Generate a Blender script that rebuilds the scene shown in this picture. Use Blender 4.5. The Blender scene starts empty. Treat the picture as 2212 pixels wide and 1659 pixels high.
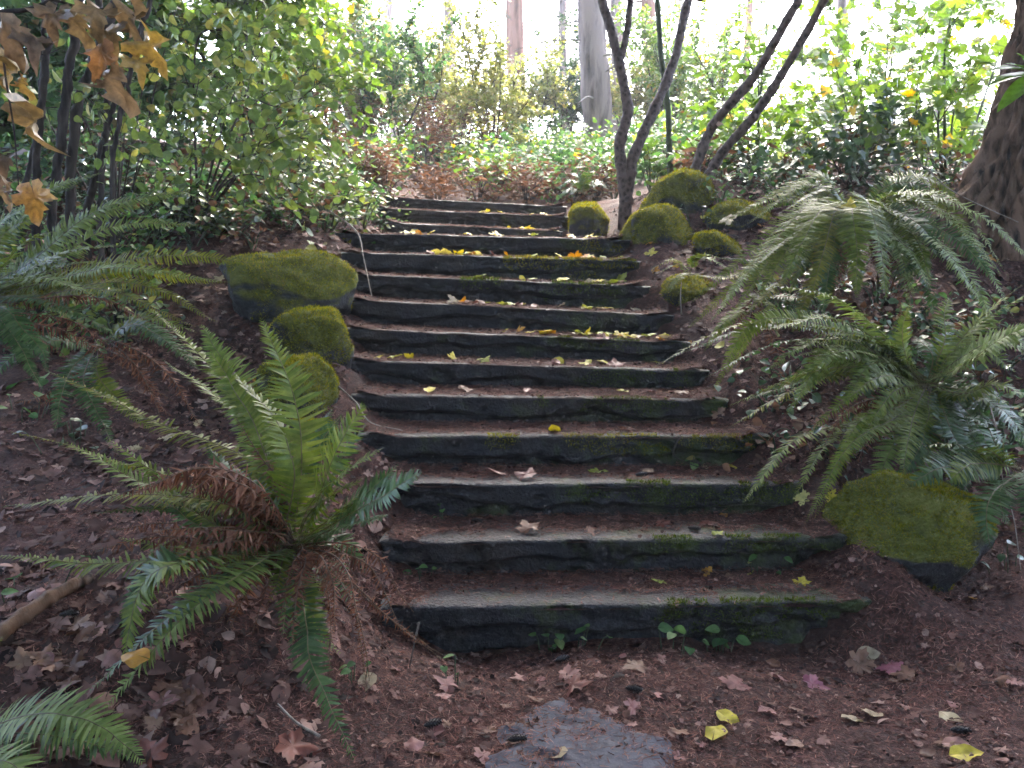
import bpy, bmesh, math
import numpy as np
from mathutils import Matrix, Vector

# ------------------------------------------------------------------ camera, sky, sun, exposure
SC = bpy.context.scene
COL = SC.collection
CAM_H, PITCH, FPX, PW, PH = 1.40, math.radians(6.2), 1860.0, 2212.0, 1659.0
cd = bpy.data.cameras.new('camera'); cam = bpy.data.objects.new('camera', cd); COL.objects.link(cam)
cam.location = (0, 0, CAM_H); cam.rotation_euler = (math.pi / 2 - PITCH, 0, 0)
cd.sensor_width = 36.0; cd.lens = 36.0 * FPX / PW; cd.clip_start = 0.05; cd.clip_end = 2000
SC.camera = cam
SUN_EL, SUN_ROT = math.radians(48), math.radians(12)
w = bpy.data.worlds.new('World'); SC.world = w; w.use_nodes = True
nt = w.node_tree; bgn = nt.nodes['Background']
sky = nt.nodes.new('ShaderNodeTexSky'); sky.sky_type = 'NISHITA'; sky.sun_disc = False
sky.sun_elevation = SUN_EL; sky.sun_rotation = SUN_ROT
sky.air_density = 1.0; sky.dust_density = 3.2; sky.ozone_density = 1.0; sky.altitude = 100
nt.links.new(sky.outputs[0], bgn.inputs[0]); bgn.inputs[1].default_value = 0.15
sl = bpy.data.lights.new('sun', 'SUN'); sl.energy = 1.5; sl.angle = math.radians(14); sl.color = (1.0, 0.95, 0.86)
so = bpy.data.objects.new('sun', sl); COL.objects.link(so)
sdir = Vector((math.sin(SUN_ROT) * math.cos(SUN_EL), math.cos(SUN_ROT) * math.cos(SUN_EL), math.sin(SUN_EL)))
so.rotation_euler = sdir.to_track_quat('Z', 'Y').to_euler(); so.location = (0, 0, 30)
SC.view_settings.view_transform = 'Standard'; SC.view_settings.look = 'None'
SC.view_settings.exposure = 4.1; SC.view_settings.gamma = 1.0
SC.render.engine = 'CYCLES'
SC.cycles.use_denoising = True
SC.cycles.adaptive_threshold = 0.02
SC.cycles.max_bounces = 4; SC.cycles.diffuse_bounces = 2; SC.cycles.glossy_bounces = 2
SC.cycles.transmission_bounces = 3; SC.cycles.volume_bounces = 0; SC.cycles.transparent_max_bounces = 4
SC.cycles.filter_width = 1.6

rng = np.random.default_rng(11)
CP, SP = math.cos(PITCH), math.sin(PITCH)

def ray(px, py):
    """direction of a picture point, scaled to unit depth along +Y"""
    u = (px - PW / 2) / FPX; v = -(py - PH / 2) / FPX
    d = np.array([u, CP + v * SP, -SP + v * CP])
    return d / d[1]
def P(px, py, d):
    return np.array([0, 0, CAM_H]) + ray(px, py) * d

# ------------------------------------------------------------------ noise
def _h(ix, iy, iz, s):
    n = (ix.astype(np.int64) * 374761393 + iy.astype(np.int64) * 668265263 + iz.astype(np.int64) * 2147483647 + s * 974711) & 0xffffffff
    n = ((n ^ (n >> 13)) * 1274126177) & 0xffffffff
    n = ((n ^ (n >> 16)) * 2246822519) & 0xffffffff
    return ((n ^ (n >> 15)) & 0xffff) / 65535.0
def vn(p, s=0):
    p = np.asarray(p, float); i = np.floor(p); f = p - i; f = f * f * (3 - 2 * f)
    x, y, z = i[..., 0], i[..., 1], i[..., 2]; r = 0
    for a in (0, 1):
        for b in (0, 1):
            for c in (0, 1):
                wgt = (f[..., 0] if a else 1 - f[..., 0]) * (f[..., 1] if b else 1 - f[..., 1]) * (f[..., 2] if c else 1 - f[..., 2])
                r = r + wgt * _h(x + a, y + b, z + c, s)
    return r * 2 - 1
def fbm(p, s=0, o=4, g=0.5):
    p = np.asarray(p, float); r = 0; a = 1.0; t = 0
    for k in range(o):
        r = r + a * vn(p * (2 ** k) + k * 17.3, s + k); t += a; a *= g
    return r / t
def xy0(x, y, sc=1.0):
    return np.stack([np.asarray(x) * sc, np.asarray(y) * sc, np.zeros_like(np.asarray(x, float))], -1)
def nrm(v):
    v = np.asarray(v, float)
    return v / np.maximum(np.linalg.norm(v, axis=-1, keepdims=True), 1e-9)

# ------------------------------------------------------------------ mesh helpers
class MB:
    def __init__(s): s.v = []; s.t = []; s.q = []; s.n = 0
    def add(s, v, t=None, q=None):
        v = np.asarray(v, float).reshape(-1, 3)
        if t is not None and len(t): s.t.append(np.asarray(t, np.int64).reshape(-1, 3) + s.n)
        if q is not None and len(q): s.q.append(np.asarray(q, np.int64).reshape(-1, 4) + s.n)
        s.v.append(v); s.n += len(v); return s
    def arrays(s):
        v = np.concatenate(s.v) if s.v else np.zeros((0, 3))
        t = np.concatenate(s.t) if s.t else np.zeros((0, 3), np.int64)
        q = np.concatenate(s.q) if s.q else np.zeros((0, 4), np.int64)
        return v, t, q
def mesh_data(name, mb, off=(0, 0, 0), smooth=True):
    v, t, q = mb.arrays(); v = v - np.asarray(off)
    me = bpy.data.meshes.new(name)
    me.vertices.add(len(v)); me.vertices.foreach_set('co', v.astype(np.float32).ravel())
    nl = len(t) * 3 + len(q) * 4
    me.loops.add(nl); me.polygons.add(len(t) + len(q))
    me.loops.foreach_set('vertex_index', np.concatenate([t.ravel(), q.ravel()]).astype(np.int32))
    ls = np.concatenate([np.arange(len(t)) * 3, len(t) * 3 + np.arange(len(q)) * 4]).astype(np.int32)
    me.polygons.foreach_set('loop_start', ls)
    if smooth: me.polygons.foreach_set('use_smooth', np.ones(len(ls), bool))
    me.update(calc_edges=True)
    return me
BASE = {}
def tag(o, label=None, cat=None, group=None, kind=None):
    if label: o['label'] = label
    if cat: o['category'] = cat
    if group: o['group'] = group
    if kind: o['kind'] = kind
    return o
def thing(name, label, cat, loc, group=None):
    o = bpy.data.objects.new(name, None); COL.objects.link(o); o.location = loc; o.empty_display_size = 0.1
    BASE[o.name] = np.asarray(loc, float)
    return tag(o, label, cat, group)
def build(name, mb, mat, parent=None, smooth=True, loc=None, kind=None):
    off = BASE[parent.name] if parent is not None else (np.zeros(3) if loc is None else np.asarray(loc, float))
    me = mesh_data(name, mb, off, smooth)
    if mat is not None: me.materials.append(mat)
    o = bpy.data.objects.new(name, me); COL.objects.link(o)
    if parent is not None: o.parent = parent
    else: o.location = off
    BASE[o.name] = off
    if kind: o['kind'] = kind
    return o
def place(name, me, parent, pos, R, s):
    """an object that shares mesh data, turned by the 3x3 R"""
    o = bpy.data.objects.new(name, me); COL.objects.link(o)
    off = BASE[parent.name] if parent is not None else np.zeros(3)
    M = np.eye(4); M[:3, :3] = np.asarray(R) * s; M[:3, 3] = np.asarray(pos) - off
    if parent is not None: o.parent = parent
    o.matrix_basis = Matrix(M.tolist())
    return o
def frames(d, n):
    Y = nrm(d); X = nrm(np.cross(Y, n)); Z = np.cross(X, Y)
    return np.stack([X, Y, Z], -1)
def inst(mb, tmpl, pos, R, s):
    """many copies of a small template (v, t, q) into one mesh"""
    v, t, q = tmpl; pos = np.asarray(pos); N = len(pos)
    if N == 0: return
    s = np.broadcast_to(np.asarray(s, float), (N,))
    V = np.einsum('nij,kj->nki', R, v) * s[:, None, None] + pos[:, None, :]
    off = (np.arange(N) * len(v))[:, None, None]
    mb.add(V.reshape(-1, 3), (t[None] + off).reshape(-1, 3) if len(t) else None, (q[None] + off).reshape(-1, 4) if len(q) else None)
def tube(mb, pts, rad, seg=8, rough=0.0, seed=0, cap=True):
    pts = np.asarray(pts, float); n = len(pts); rad = np.broadcast_to(np.asarray(rad, float), (n,))
    T = nrm(np.gradient(pts, axis=0)); ref = np.array([0.31, 0.2, 0.93]) if abs(T[0][2]) < 0.8 else np.array([1.0, 0.1, 0.05])
    A = nrm(np.cross(T, ref)); B = np.cross(T, A)
    th = np.arange(seg) * 2 * math.pi / seg
    c = np.cos(th)[None, :, None] * A[:, None] + np.sin(th)[None, :, None] * B[:, None]
    r = rad[:, None] * np.ones(seg)[None]
    V = pts[:, None] + c * r[..., None]
    if rough: r = r * (1 + rough * fbm(V * 1.0 / max(rad.max(), 1e-3) * 0.9, seed, 3)); V = pts[:, None] + c * r[..., None]
    i = np.arange(n - 1)[:, None] * seg; j = np.arange(seg)[None]
    q = np.stack([i + j, i + (j + 1) % seg, i + seg + (j + 1) % seg, i + seg + j], -1).reshape(-1, 4)
    V = V.reshape(-1, 3); t = None
    if cap:
        V = np.concatenate([V, pts[:1], pts[-1:]]); a, b = n * seg, n * seg + 1; k = np.arange(seg)
        t = np.concatenate([np.stack([np.full(seg, a), (k + 1) % seg, k], -1), np.stack([np.full(seg, b), (n - 1) * seg + k, (n - 1) * seg + (k + 1) % seg], -1)])
    mb.add(V, t, q)
def smooth_path(pts, n):
    """Catmull-Rom through the given points"""
    p = np.asarray(pts, float)
    if len(p) == 2: return p[0] + (p[1] - p[0]) * np.linspace(0, 1, n)[:, None]
    e = np.concatenate([[2 * p[0] - p[1]], p, [2 * p[-1] - p[-2]]])
    u = np.linspace(0, len(p) - 1 - 1e-6, n); i = u.astype(int); f = (u - i)[:, None]
    a, b, c, d = e[i], e[i + 1], e[i + 2], e[i + 3]
    return 0.5 * (2 * b + (c - a) * f + (2 * a - 5 * b + 4 * c - d) * f ** 2 + (3 * b - a - 3 * c + d) * f ** 3)
def grid_quads(a, b):
    i = np.arange(a - 1)[:, None] * b; j = np.arange(b - 1)[None]
    return np.stack([i + j, i + j + 1, i + b + j + 1, i + b + j], -1).reshape(-1, 4)
def sample_surface(v, t, n):
    a, b, c = v[t[:, 0]], v[t[:, 1]], v[t[:, 2]]; cr = np.cross(b - a, c - a); ar = np.linalg.norm(cr, axis=1)
    k = rng.choice(len(t), n, p=ar / ar.sum()); r1 = np.sqrt(rng.random(n))[:, None]; r2 = rng.random(n)[:, None]
    return a[k] * (1 - r1) + b[k] * (r1 * (1 - r2)) + c[k] * (r1 * r2), nrm(cr[k])
def tris_of(t, q): return np.concatenate([t, q[:, [0, 1, 2]], q[:, [0, 2, 3]]])

# ------------------------------------------------------------------ materials
def mat_new(name):
    m = bpy.data.materials.new(name); m.use_nodes = True; n = m.node_tree
    for x in list(n.nodes): n.nodes.remove(x)
    out = n.nodes.new('ShaderNodeOutputMaterial'); b = n.nodes.new('ShaderNodeBsdfPrincipled')
    n.links.new(b.outputs[0], out.inputs[0]); return m, n, b, out
def noise(n, scale, detail=4, rough=0.55, vec=None, dist=0.0):
    x = n.nodes.new('ShaderNodeTexNoise'); x.inputs['Scale'].default_value = scale; x.inputs['Detail'].default_value = detail
    x.inputs['Roughness'].default_value = rough; x.inputs['Distortion'].default_value = dist
    if vec is not None: n.links.new(vec, x.inputs['Vector'])
    return x
def ramp(n, src, stops, interp='LINEAR'):
    r = n.nodes.new('ShaderNodeValToRGB'); e = r.color_ramp; e.interpolation = interp
    while len(e.elements) < len(stops): e.elements.new(0.5)
    for el, (p, c) in zip(e.elements, stops): el.position = p; el.color = (*c, 1) if len(c) == 3 else c
    n.links.new(src, r.inputs[0]); return r.outputs[0]
def grey(v): return (v, v, v)
def math_(n, op, a, b=None):
    x = n.nodes.new('ShaderNodeMath'); x.operation = op
    for i, s in enumerate((a, b)):
        if s is None: continue
        if isinstance(s, (int, float)): x.inputs[i].default_value = s
        else: n.links.new(s, x.inputs[i])
    return x.outputs[0]
def mixc(n, f, a, b):
    x = n.nodes.new('ShaderNodeMix'); x.data_type = 'RGBA'
    for sock, s in ((x.inputs[0], f), (x.inputs[6], a), (x.inputs[7], b)):
        if isinstance(s, (int, float)): sock.default_value = s
        elif isinstance(s, tuple): sock.default_value = (*s, 1)
        else: n.links.new(s, sock)
    return x.outputs[2]
def bump(n, b, src, strength, dist=0.01):
    x = n.nodes.new('ShaderNodeBump'); x.inputs['Strength'].default_value = strength; x.inputs['Distance'].default_value = dist
    n.links.new(src, x.inputs['Height']); n.links.new(x.outputs[0], b.inputs['Normal'])
def obj_co(n): return n.nodes.new('ShaderNodeNewGeometry').outputs['Position']
def rand_val(n):
    g = n.nodes.new('ShaderNodeNewGeometry').outputs['Random Per Island']; o = n.nodes.new('ShaderNodeObjectInfo').outputs['Random']
    return math_(n, 'FRACT', math_(n, 'ADD', math_(n, 'MULTIPLY', g, 7.31), o))
def leaf_mat(name, stops, trans=0.35, rough=0.42, spec=0.4, vein=0.0, tcol=None, blot=0.35):
    m, n, b, out = mat_new(name)
    c = ramp(n, rand_val(n), stops)
    x = noise(n, 24, 3, 0.6, obj_co(n)); f = ramp(n, x.outputs[0], [(0.35, grey(1 - blot)), (0.7, grey(1.15))])
    mm = n.nodes.new('ShaderNodeMix'); mm.data_type = 'RGBA'; mm.blend_type = 'MULTIPLY'; mm.inputs[0].default_value = 1
    n.links.new(c, mm.inputs[6]); n.links.new(f, mm.inputs[7]); c = mm.outputs[2]
    n.links.new(c, b.inputs['Base Color']); b.inputs['Roughness'].default_value = rough; b.inputs['Specular IOR Level'].default_value = spec
    if trans > 0:
        t = n.nodes.new('ShaderNodeBsdfTranslucent'); hs = n.nodes.new('ShaderNodeHueSaturation')
        hs.inputs['Saturation'].default_value = 1.15; hs.inputs['Value'].default_value = 1.5; n.links.new(c, hs.inputs['Color'])
        n.links.new(hs.outputs[0], t.inputs[0])
        ms = n.nodes.new('ShaderNodeMixShader'); ms.inputs[0].default_value = trans
        n.links.new(b.outputs[0], ms.inputs[1]); n.links.new(t.outputs[0], ms.inputs[2]); n.links.new(ms.outputs[0], out.inputs[0])
    return m
def bark_mat(name, c1, c2, sc=18, rough=0.8, st=0.9, zs=0.25, moss=None):
    m, n, b, out = mat_new(name)
    mp = n.nodes.new('ShaderNodeMapping'); mp.inputs['Scale'].default_value = (1, 1, zs); n.links.new(obj_co(n), mp.inputs[0])
    a = noise(n, sc, 6, 0.65, mp.outputs[0], 0.4); v = n.nodes.new('ShaderNodeTexVoronoi'); v.inputs['Scale'].default_value = sc * 0.8
    n.links.new(mp.outputs[0], v.inputs['Vector'])
    s = math_(n, 'ADD', math_(n, 'MULTIPLY', a.outputs[0], 0.7), math_(n, 'MULTIPLY', v.outputs[0], 0.4))
    c = ramp(n, s, [(0.38, c1), (0.62, c2)])
    if moss:
        x = noise(n, 5, 4, 0.6, obj_co(n)); c = mixc(n, ramp(n, x.outputs[0], [(0.5, grey(0)), (0.62, grey(1))]), c, moss)
    n.links.new(c, b.inputs['Base Color']); b.inputs['Roughness'].default_value = rough; b.inputs['Specular IOR Level'].default_value = 0.25
    bump(n, b, s, st, 0.02); return m
def stone_mat(name, mossy):
    m, n, b, out = mat_new(name); co = obj_co(n)
    a = noise(n, 7, 7, 0.62, co); f = noise(n, 70, 4, 0.6, co)
    c = ramp(n, a.outputs[0], [(0.3, (0.008, 0.0078, 0.010)), (0.55, (0.020, 0.0195, 0.025)), (0.8, (0.042, 0.041, 0.047))])
    c = mixc(n, math_(n, 'MULTIPLY', f.outputs[0], 0.35), c, (0.03, 0.024, 0.022))
    if not mossy:
        sp = n.nodes.new('ShaderNodeSeparateXYZ'); n.links.new(co, sp.inputs[0])
        k2 = math_(n, 'ADD', noise(n, 5, 6, 0.7, co).outputs[0], math_(n, 'MULTIPLY', sp.outputs[0], 0.10))
        c = mixc(n, ramp(n, k2, [(0.56, grey(0)), (0.70, grey(0.85))]), c, (0.045, 0.062, 0.012))
        c = mixc(n, ramp(n, noise(n, 2.7, 4, 0.6, co).outputs[0], [(0.5, grey(0)), (0.7, grey(0.5))]), c, (0.05, 0.034, 0.026))
    if mossy:
        g = n.nodes.new('ShaderNodeNewGeometry'); sx = n.nodes.new('ShaderNodeSeparateXYZ'); n.links.new(g.outputs['Normal'], sx.inputs[0])
        x = noise(n, 4.5, 5, 0.65, co)
        k = math_(n, 'ADD', math_(n, 'MULTIPLY', sx.outputs[2], 0.55), math_(n, 'MULTIPLY', x.outputs[0], 0.9))
        mk = ramp(n, k, [(0.36, grey(0)), (0.56, grey(1))])
        mc = ramp(n, noise(n, 14, 5, 0.7, co).outputs[0], [(0.3, (0.05, 0.056, 0.008)), (0.55, (0.12, 0.12, 0.015)), (0.75, (0.17, 0.13, 0.035))])
        c = mixc(n, mk, c, mc)
        n.links.new(ramp(n, mk, [(0, grey(0.55)), (1, grey(1))]), b.inputs['Roughness'])
    else:
        b.inputs['Specular IOR Level'].default_value = 0.32; n.links.new(ramp(n, noise(n, 11, 5, 0.7, co).outputs[0], [(0.3, grey(0.36)), (0.7, grey(0.62))]), b.inputs['Roughness'])
    n.links.new(c, b.inputs['Base Color'])
    bump(n, b, math_(n, 'ADD', a.outputs[0], math_(n, 'MULTIPLY', f.outputs[0], 0.6)), 0.9, 0.03); return m
def litter_mat():
    m, n, b, out = mat_new('needle_litter_soil'); co = obj_co(n)
    a = noise(n, 3.2, 6, 0.6, co); f = noise(n, 55, 5, 0.75, co, 0.6); e = noise(n, 170, 2, 0.6, co)
    c = ramp(n, f.outputs[0], [(0.30, (0.014, 0.008, 0.008)), (0.5, (0.070, 0.031, 0.026)), (0.64, (0.17, 0.076, 0.06)), (0.8, (0.30, 0.155, 0.125))])
    c = mixc(n, ramp(n, a.outputs[0], [(0.42, grey(0)), (0.68, grey(0.85))]), c, (0.036, 0.022, 0.019))
    c = mixc(n, math_(n, 'MULTIPLY', e.outputs[0], 0.4), c, (0.10, 0.045, 0.032))
    n.links.new(c, b.inputs['Base Color'])
    n.links.new(ramp(n, a.outputs[0], [(0.4, grey(0.9)), (0.7, grey(0.7))]), b.inputs['Roughness']); b.inputs['Specular IOR Level'].default_value = 0.15
    bump(n, b, math_(n, 'ADD', f.outputs[0], math_(n, 'MULTIPLY', e.outputs[0], 0.5)), 0.9, 0.02); return m
def wet_slab_mat():
    m, n, b, out = mat_new('wet_paving_stone'); co = obj_co(n)
    a = noise(n, 6, 6, 0.6, co); c = ramp(n, a.outputs[0], [(0.3, (0.034, 0.036, 0.052)), (0.7, (0.056, 0.060, 0.083))])
    n.links.new(c, b.inputs['Base Color']); n.links.new(ramp(n, noise(n, 16, 5, 0.6, co).outputs[0], [(0.3, grey(0.5)), (0.7, grey(0.7))]), b.inputs['Roughness']); b.inputs['Specular IOR Level'].default_value = 0.15
    bump(n, b, noise(n, 40, 5, 0.6, co).outputs[0], 0.3, 0.01); return m
M = {}
M['stone'] = stone_mat('wet_dark_stone', False)
M['rock'] = stone_mat('mossy_rock', True)
M['soil'] = litter_mat()
M['slab'] = wet_slab_mat()
M['moss'] = leaf_mat('moss_fuzz', [(0, (0.09, 0.10, 0.010)), (0.45, (0.21, 0.21, 0.018)), (0.8, (0.31, 0.28, 0.028)), (1, (0.29, 0.20, 0.045))], 0.38, 0.85, 0.06)
M['moss_dark'] = leaf_mat('dark_moss_fuzz', [(0, (0.04, 0.065, 0.008)), (0.6, (0.09, 0.13, 0.014)), (1, (0.14, 0.18, 0.02))], 0.35, 0.85, 0.08)
M['needle'] = leaf_mat('fallen_needles', [(0, (0.035, 0.015, 0.012)), (0.4, (0.13, 0.05, 0.037)), (0.8, (0.25, 0.10, 0.072)), (1, (0.36, 0.21, 0.155))], 0, 0.8, 0.15)
M['crumb'] = leaf_mat('leaf_crumbs', [(0, (0.02, 0.011, 0.010)), (0.5, (0.085, 0.042, 0.033)), (0.85, (0.18, 0.09, 0.07)), (1, (0.32, 0.20, 0.16))], 0, 0.75, 0.15)
M['fern'] = leaf_mat('fern_green', [(0, (0.09, 0.13, 0.018)), (0.5, (0.15, 0.19, 0.028)), (1, (0.20, 0.225, 0.045))], 0.3, 0.46, 0.28)
M['fern_pale'] = leaf_mat('fern_silver_green', [(0, (0.12, 0.165, 0.04)), (0.5, (0.175, 0.225, 0.055)), (1, (0.23, 0.28, 0.085))], 0.3, 0.48, 0.24)
M['fern_yellow'] = leaf_mat('fern_yellow_green', [(0, (0.11, 0.13, 0.016)), (0.5, (0.17, 0.18, 0.022)), (1, (0.23, 0.21, 0.035))], 0.35, 0.45, 0.35)
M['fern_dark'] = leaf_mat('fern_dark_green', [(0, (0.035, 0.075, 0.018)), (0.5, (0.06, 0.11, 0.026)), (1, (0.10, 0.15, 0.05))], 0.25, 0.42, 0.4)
M['fern_dead'] = leaf_mat('fern_dead_brown', [(0, (0.08, 0.03, 0.018)), (0.5, (0.19, 0.075, 0.04)), (1, (0.30, 0.14, 0.085))], 0.2, 0.65, 0.2)
M['rachis'] = leaf_mat('fern_stem', [(0, (0.13, 0.09, 0.03)), (1, (0.18, 0.14, 0.05))], 0, 0.5, 0.4)
M['rachis_dead'] = leaf_mat('dead_fern_stem', [(0, (0.10, 0.05, 0.025)), (1, (0.16, 0.09, 0.05))], 0, 0.6, 0.3)
M['hazel'] = leaf_mat('shrub_leaf_green', [(0, (0.085, 0.135, 0.045)), (0.5, (0.14, 0.20, 0.055)), (0.85, (0.21, 0.26, 0.065)), (1, (0.30, 0.27, 0.08))], 0.4, 0.45, 0.4)
M['maple'] = leaf_mat('maple_leaf_green', [(0, (0.08, 0.14, 0.03)), (0.55, (0.14, 0.225, 0.042)), (0.93, (0.21, 0.28, 0.055)), (1, (0.48, 0.28, 0.06))], 0.45, 0.45, 0.35)
M['ivy'] = leaf_mat('ivy_leaf', [(0, (0.03, 0.065, 0.028)), (0.6, (0.06, 0.11, 0.05)), (1, (0.11, 0.16, 0.07))], 0.2, 0.3, 0.6)
M['bramble'] = leaf_mat('bramble_leaf', [(0, (0.05, 0.11, 0.04)), (0.6, (0.10, 0.19, 0.06)), (0.92, (0.16, 0.24, 0.09)), (1, (0.3, 0.22, 0.07))], 0.4, 0.55, 0.2)
M['bracken'] = leaf_mat('dead_bracken', [(0, (0.07, 0.035, 0.02)), (0.5, (0.15, 0.075, 0.045)), (1, (0.24, 0.14, 0.09))], 0.25, 0.7, 0.2)
M['far_yellow'] = leaf_mat('distant_yellow_leaf', [(0, (0.16, 0.19, 0.05)), (0.6, (0.26, 0.27, 0.08)), (1, (0.36, 0.30, 0.12))], 0.5, 0.5, 0.3)
M['far_green'] = leaf_mat('conifer_needles', [(0, (0.03, 0.06, 0.022)), (1, (0.08, 0.12, 0.04))], 0.3, 0.5, 0.3)
M['gold'] = leaf_mat('maple_leaf_gold', [(0, (0.19, 0.12, 0.08)), (0.35, (0.28, 0.18, 0.09)), (0.75, (0.44, 0.29, 0.09)), (1, (0.36, 0.17, 0.08))], 0.3, 0.45, 0.6, blot=0.6)
M['fall_yellow'] = leaf_mat('fallen_leaf_yellow', [(0, (0.45, 0.36, 0.04)), (0.6, (0.62, 0.50, 0.07)), (1, (0.66, 0.58, 0.22))], 0.2, 0.5, 0.22)
M['fall_cream'] = leaf_mat('fallen_leaf_cream', [(0, (0.34, 0.25, 0.17)), (1, (0.48, 0.40, 0.22))], 0.2, 0.5, 0.22)
M['fall_pink'] = leaf_mat('fallen_leaf_pink', [(0, (0.16, 0.062, 0.055)), (0.6, (0.25, 0.105, 0.09)), (1, (0.33, 0.17, 0.14))], 0.1, 0.5, 0.22)
M['fall_red'] = leaf_mat('fallen_leaf_red', [(0, (0.15, 0.05, 0.035)), (1, (0.23, 0.075, 0.05))], 0.1, 0.5, 0.22)
M['fall_orange'] = leaf_mat('fallen_leaf_orange', [(0, (0.45, 0.20, 0.03)), (1, (0.55, 0.28, 0.05))], 0.2, 0.5, 0.22)
M['fall_brown'] = leaf_mat('fallen_leaf_brown', [(0, (0.09, 0.04, 0.025)), (0.6, (0.17, 0.08, 0.05)), (1, (0.26, 0.15, 0.10))], 0.1, 0.5, 0.22)
M['fall_plum'] = leaf_mat('fallen_leaf_plum', [(0, (0.20, 0.06, 0.08)), (1, (0.26, 0.09, 0.12))], 0.1, 0.5, 0.22)
M['fall_green'] = leaf_mat('fallen_leaf_green', [(0, (0.28, 0.34, 0.06)), (1, (0.40, 0.40, 0.08))], 0.2, 0.5, 0.22)
M['rhodo'] = leaf_mat('evergreen_leaf', [(0, (0.06, 0.14, 0.02)), (1, (0.12, 0.22, 0.035))], 0.35, 0.25, 0.6)
M['cone'] = leaf_mat('wet_cone', [(0, (0.012, 0.009, 0.010)), (1, (0.035, 0.022, 0.02))], 0, 0.4, 0.5)
M['bark_dark'] = bark_mat('dark_shrub_bark', (0.012, 0.009, 0.008), (0.06, 0.045, 0.04), 30)
M['bark_smooth'] = bark_mat('sapling_bark', (0.025, 0.017, 0.016), (0.13, 0.09, 0.08), 34, 0.7, 0.7, 0.8)
M['bark_green'] = bark_mat('green_stem_bark', (0.03, 0.04, 0.02), (0.07, 0.085, 0.045), 24, 0.7, 0.5, 0.8)
M['bark_fir'] = bark_mat('fir_bark', (0.07, 0.05, 0.044), (0.30, 0.225, 0.205), 9, 0.9, 1.0, 0.18)
M['bark_red'] = bark_mat('red_bark', (0.09, 0.045, 0.03), (0.28, 0.15, 0.11), 9, 0.9, 1.0, 0.12)
M['bark_big'] = bark_mat('rugged_bark', (0.012, 0.008, 0.006), (0.19, 0.115, 0.08), 20, 0.9, 1.0, 0.35)
M['twig'] = bark_mat('pale_twig', (0.14, 0.11, 0.09), (0.30, 0.25, 0.21), 40, 0.8, 0.3)
M['rotten'] = bark_mat('rotten_wood', (0.03, 0.018, 0.012), (0.17, 0.09, 0.05), 20, 0.7, 0.8, 0.4)

# ------------------------------------------------------------------ leaf templates (Y along the leaf, Z the upper side)
def tm(v, t=(), q=()): return np.array(v, float), np.array(t, np.int64).reshape(-1, 3), np.array(q, np.int64).reshape(-1, 4)
def fan_leaf(outline, fold=0.12, droop=0.18, wav=0.0, seed=0, centre=(0, 0.4)):
    o = np.array(outline, float); c = np.array(centre); r = np.random.default_rng(seed)
    mid = c + (o - c) * 0.5; pts = np.concatenate([[c], mid, o]); n = len(o)
    z = fold * np.abs(pts[:, 0]) - droop * pts[:, 1] ** 2 * np.sign(pts[:, 1])
    if wav: z = z + wav * fbm(np.stack([pts[:, 0] * 3.1, pts[:, 1] * 3.1, np.full(len(pts), seed * 3.3)], -1), seed, 2)
    v = np.column_stack([pts, z]); k = np.arange(n); k2 = (k + 1) % n
    t = np.stack([np.zeros(n, int), 1 + k, 1 + k2], -1); q = np.stack([1 + k, 1 + n + k, 1 + n + k2, 1 + k2], -1)
    keep = k != n - 1   # the notch at the stalk stays open
    return tm(v, t[keep], q[keep])
def maple(seed=0, fold=0.1, droop=0.18, wav=0.1, simple=False):
    half = [(0.03, 0.0), (0.22, -0.10), (0.30, 0.02), (0.24, 0.12), (0.46, 0.16), (0.44, 0.25), (0.60, 0.36), (0.46, 0.40), (0.42, 0.47), (0.24, 0.43),
            (0.20, 0.50), (0.27, 0.66), (0.16, 0.68), (0.13, 0.80), (0.0, 1.0)]
    if simple: half = [(0.03, 0.0), (0.28, -0.06), (0.24, 0.12), (0.58, 0.34), (0.24, 0.42), (0.25, 0.66), (0.0, 1.0)]
    r = np.random.default_rng(seed); h = np.array(half); L = h.copy(); L[:, 0] *= -1
    o = np.concatenate([h, L[:-1][::-1]]); o = o + r.normal(0, 0.014, o.shape)
    return fan_leaf(o, fold, droop, wav, seed, (0, 0.3))
def ovate(seed=0, wd=0.36, fold=0.22, droop=0.2, wav=0.04, n=7, tip=1.0):
    t_ = np.linspace(0, 1, n); x = wd * np.sin(math.pi * t_ ** 0.75) ** 0.8; x[0] = 0.015; x[-1] = 0.0
    h = np.stack([x, t_], -1); L = h.copy(); L[:, 0] *= -1; o = np.concatenate([h, L[1:-1][::-1], L[:1]])
    return fan_leaf(o, fold, droop, wav, seed, (0, 0.4))
def diamond(wd=0.35): return tm([(0, 0, 0), (wd, 0.45, 0.06), (0, 1, -0.1), (-wd, 0.45, 0.06), (0, 0.45, -0.02)], [(0, 1, 4), (1, 2, 4), (2, 3, 4), (3, 0, 4)])
T_MAPLE = [maple(s) for s in range(5)]
T_MAPLE_S = [maple(s, simple=True) for s in range(4)]
T_OVATE = [ovate(s, 0.34 + 0.04 * (s % 3)) for s in range(5)]
T_OVATE_S = [ovate(s, 0.36, n=5) for s in range(3)]
T_IVY = [maple(s + 9, simple=True, wav=0.05) for s in range(3)]
T_NEEDLE = tm([(-0.035, 0, 0), (0.035, 0, 0), (0.03, 0.5, 0.05), (-0.03, 0.5, 0.05), (0, 1, 0.0)], [(3, 2, 4)], [(0, 1, 2, 3)])
T_CRUMB = tm([(-0.4, 0, 0), (0.3, -0.1, 0.15), (0.5, 0.6, 0.0), (-0.1, 0.9, 0.3), (-0.5, 0.5, 0.1)], [(0, 1, 2), (0, 2, 3), (0, 3, 4)])
T_BLADE = tm([(-0.12, 0, 0), (0.12, 0, 0), (0, 1, 0.1)], [(0, 1, 2)])
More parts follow.
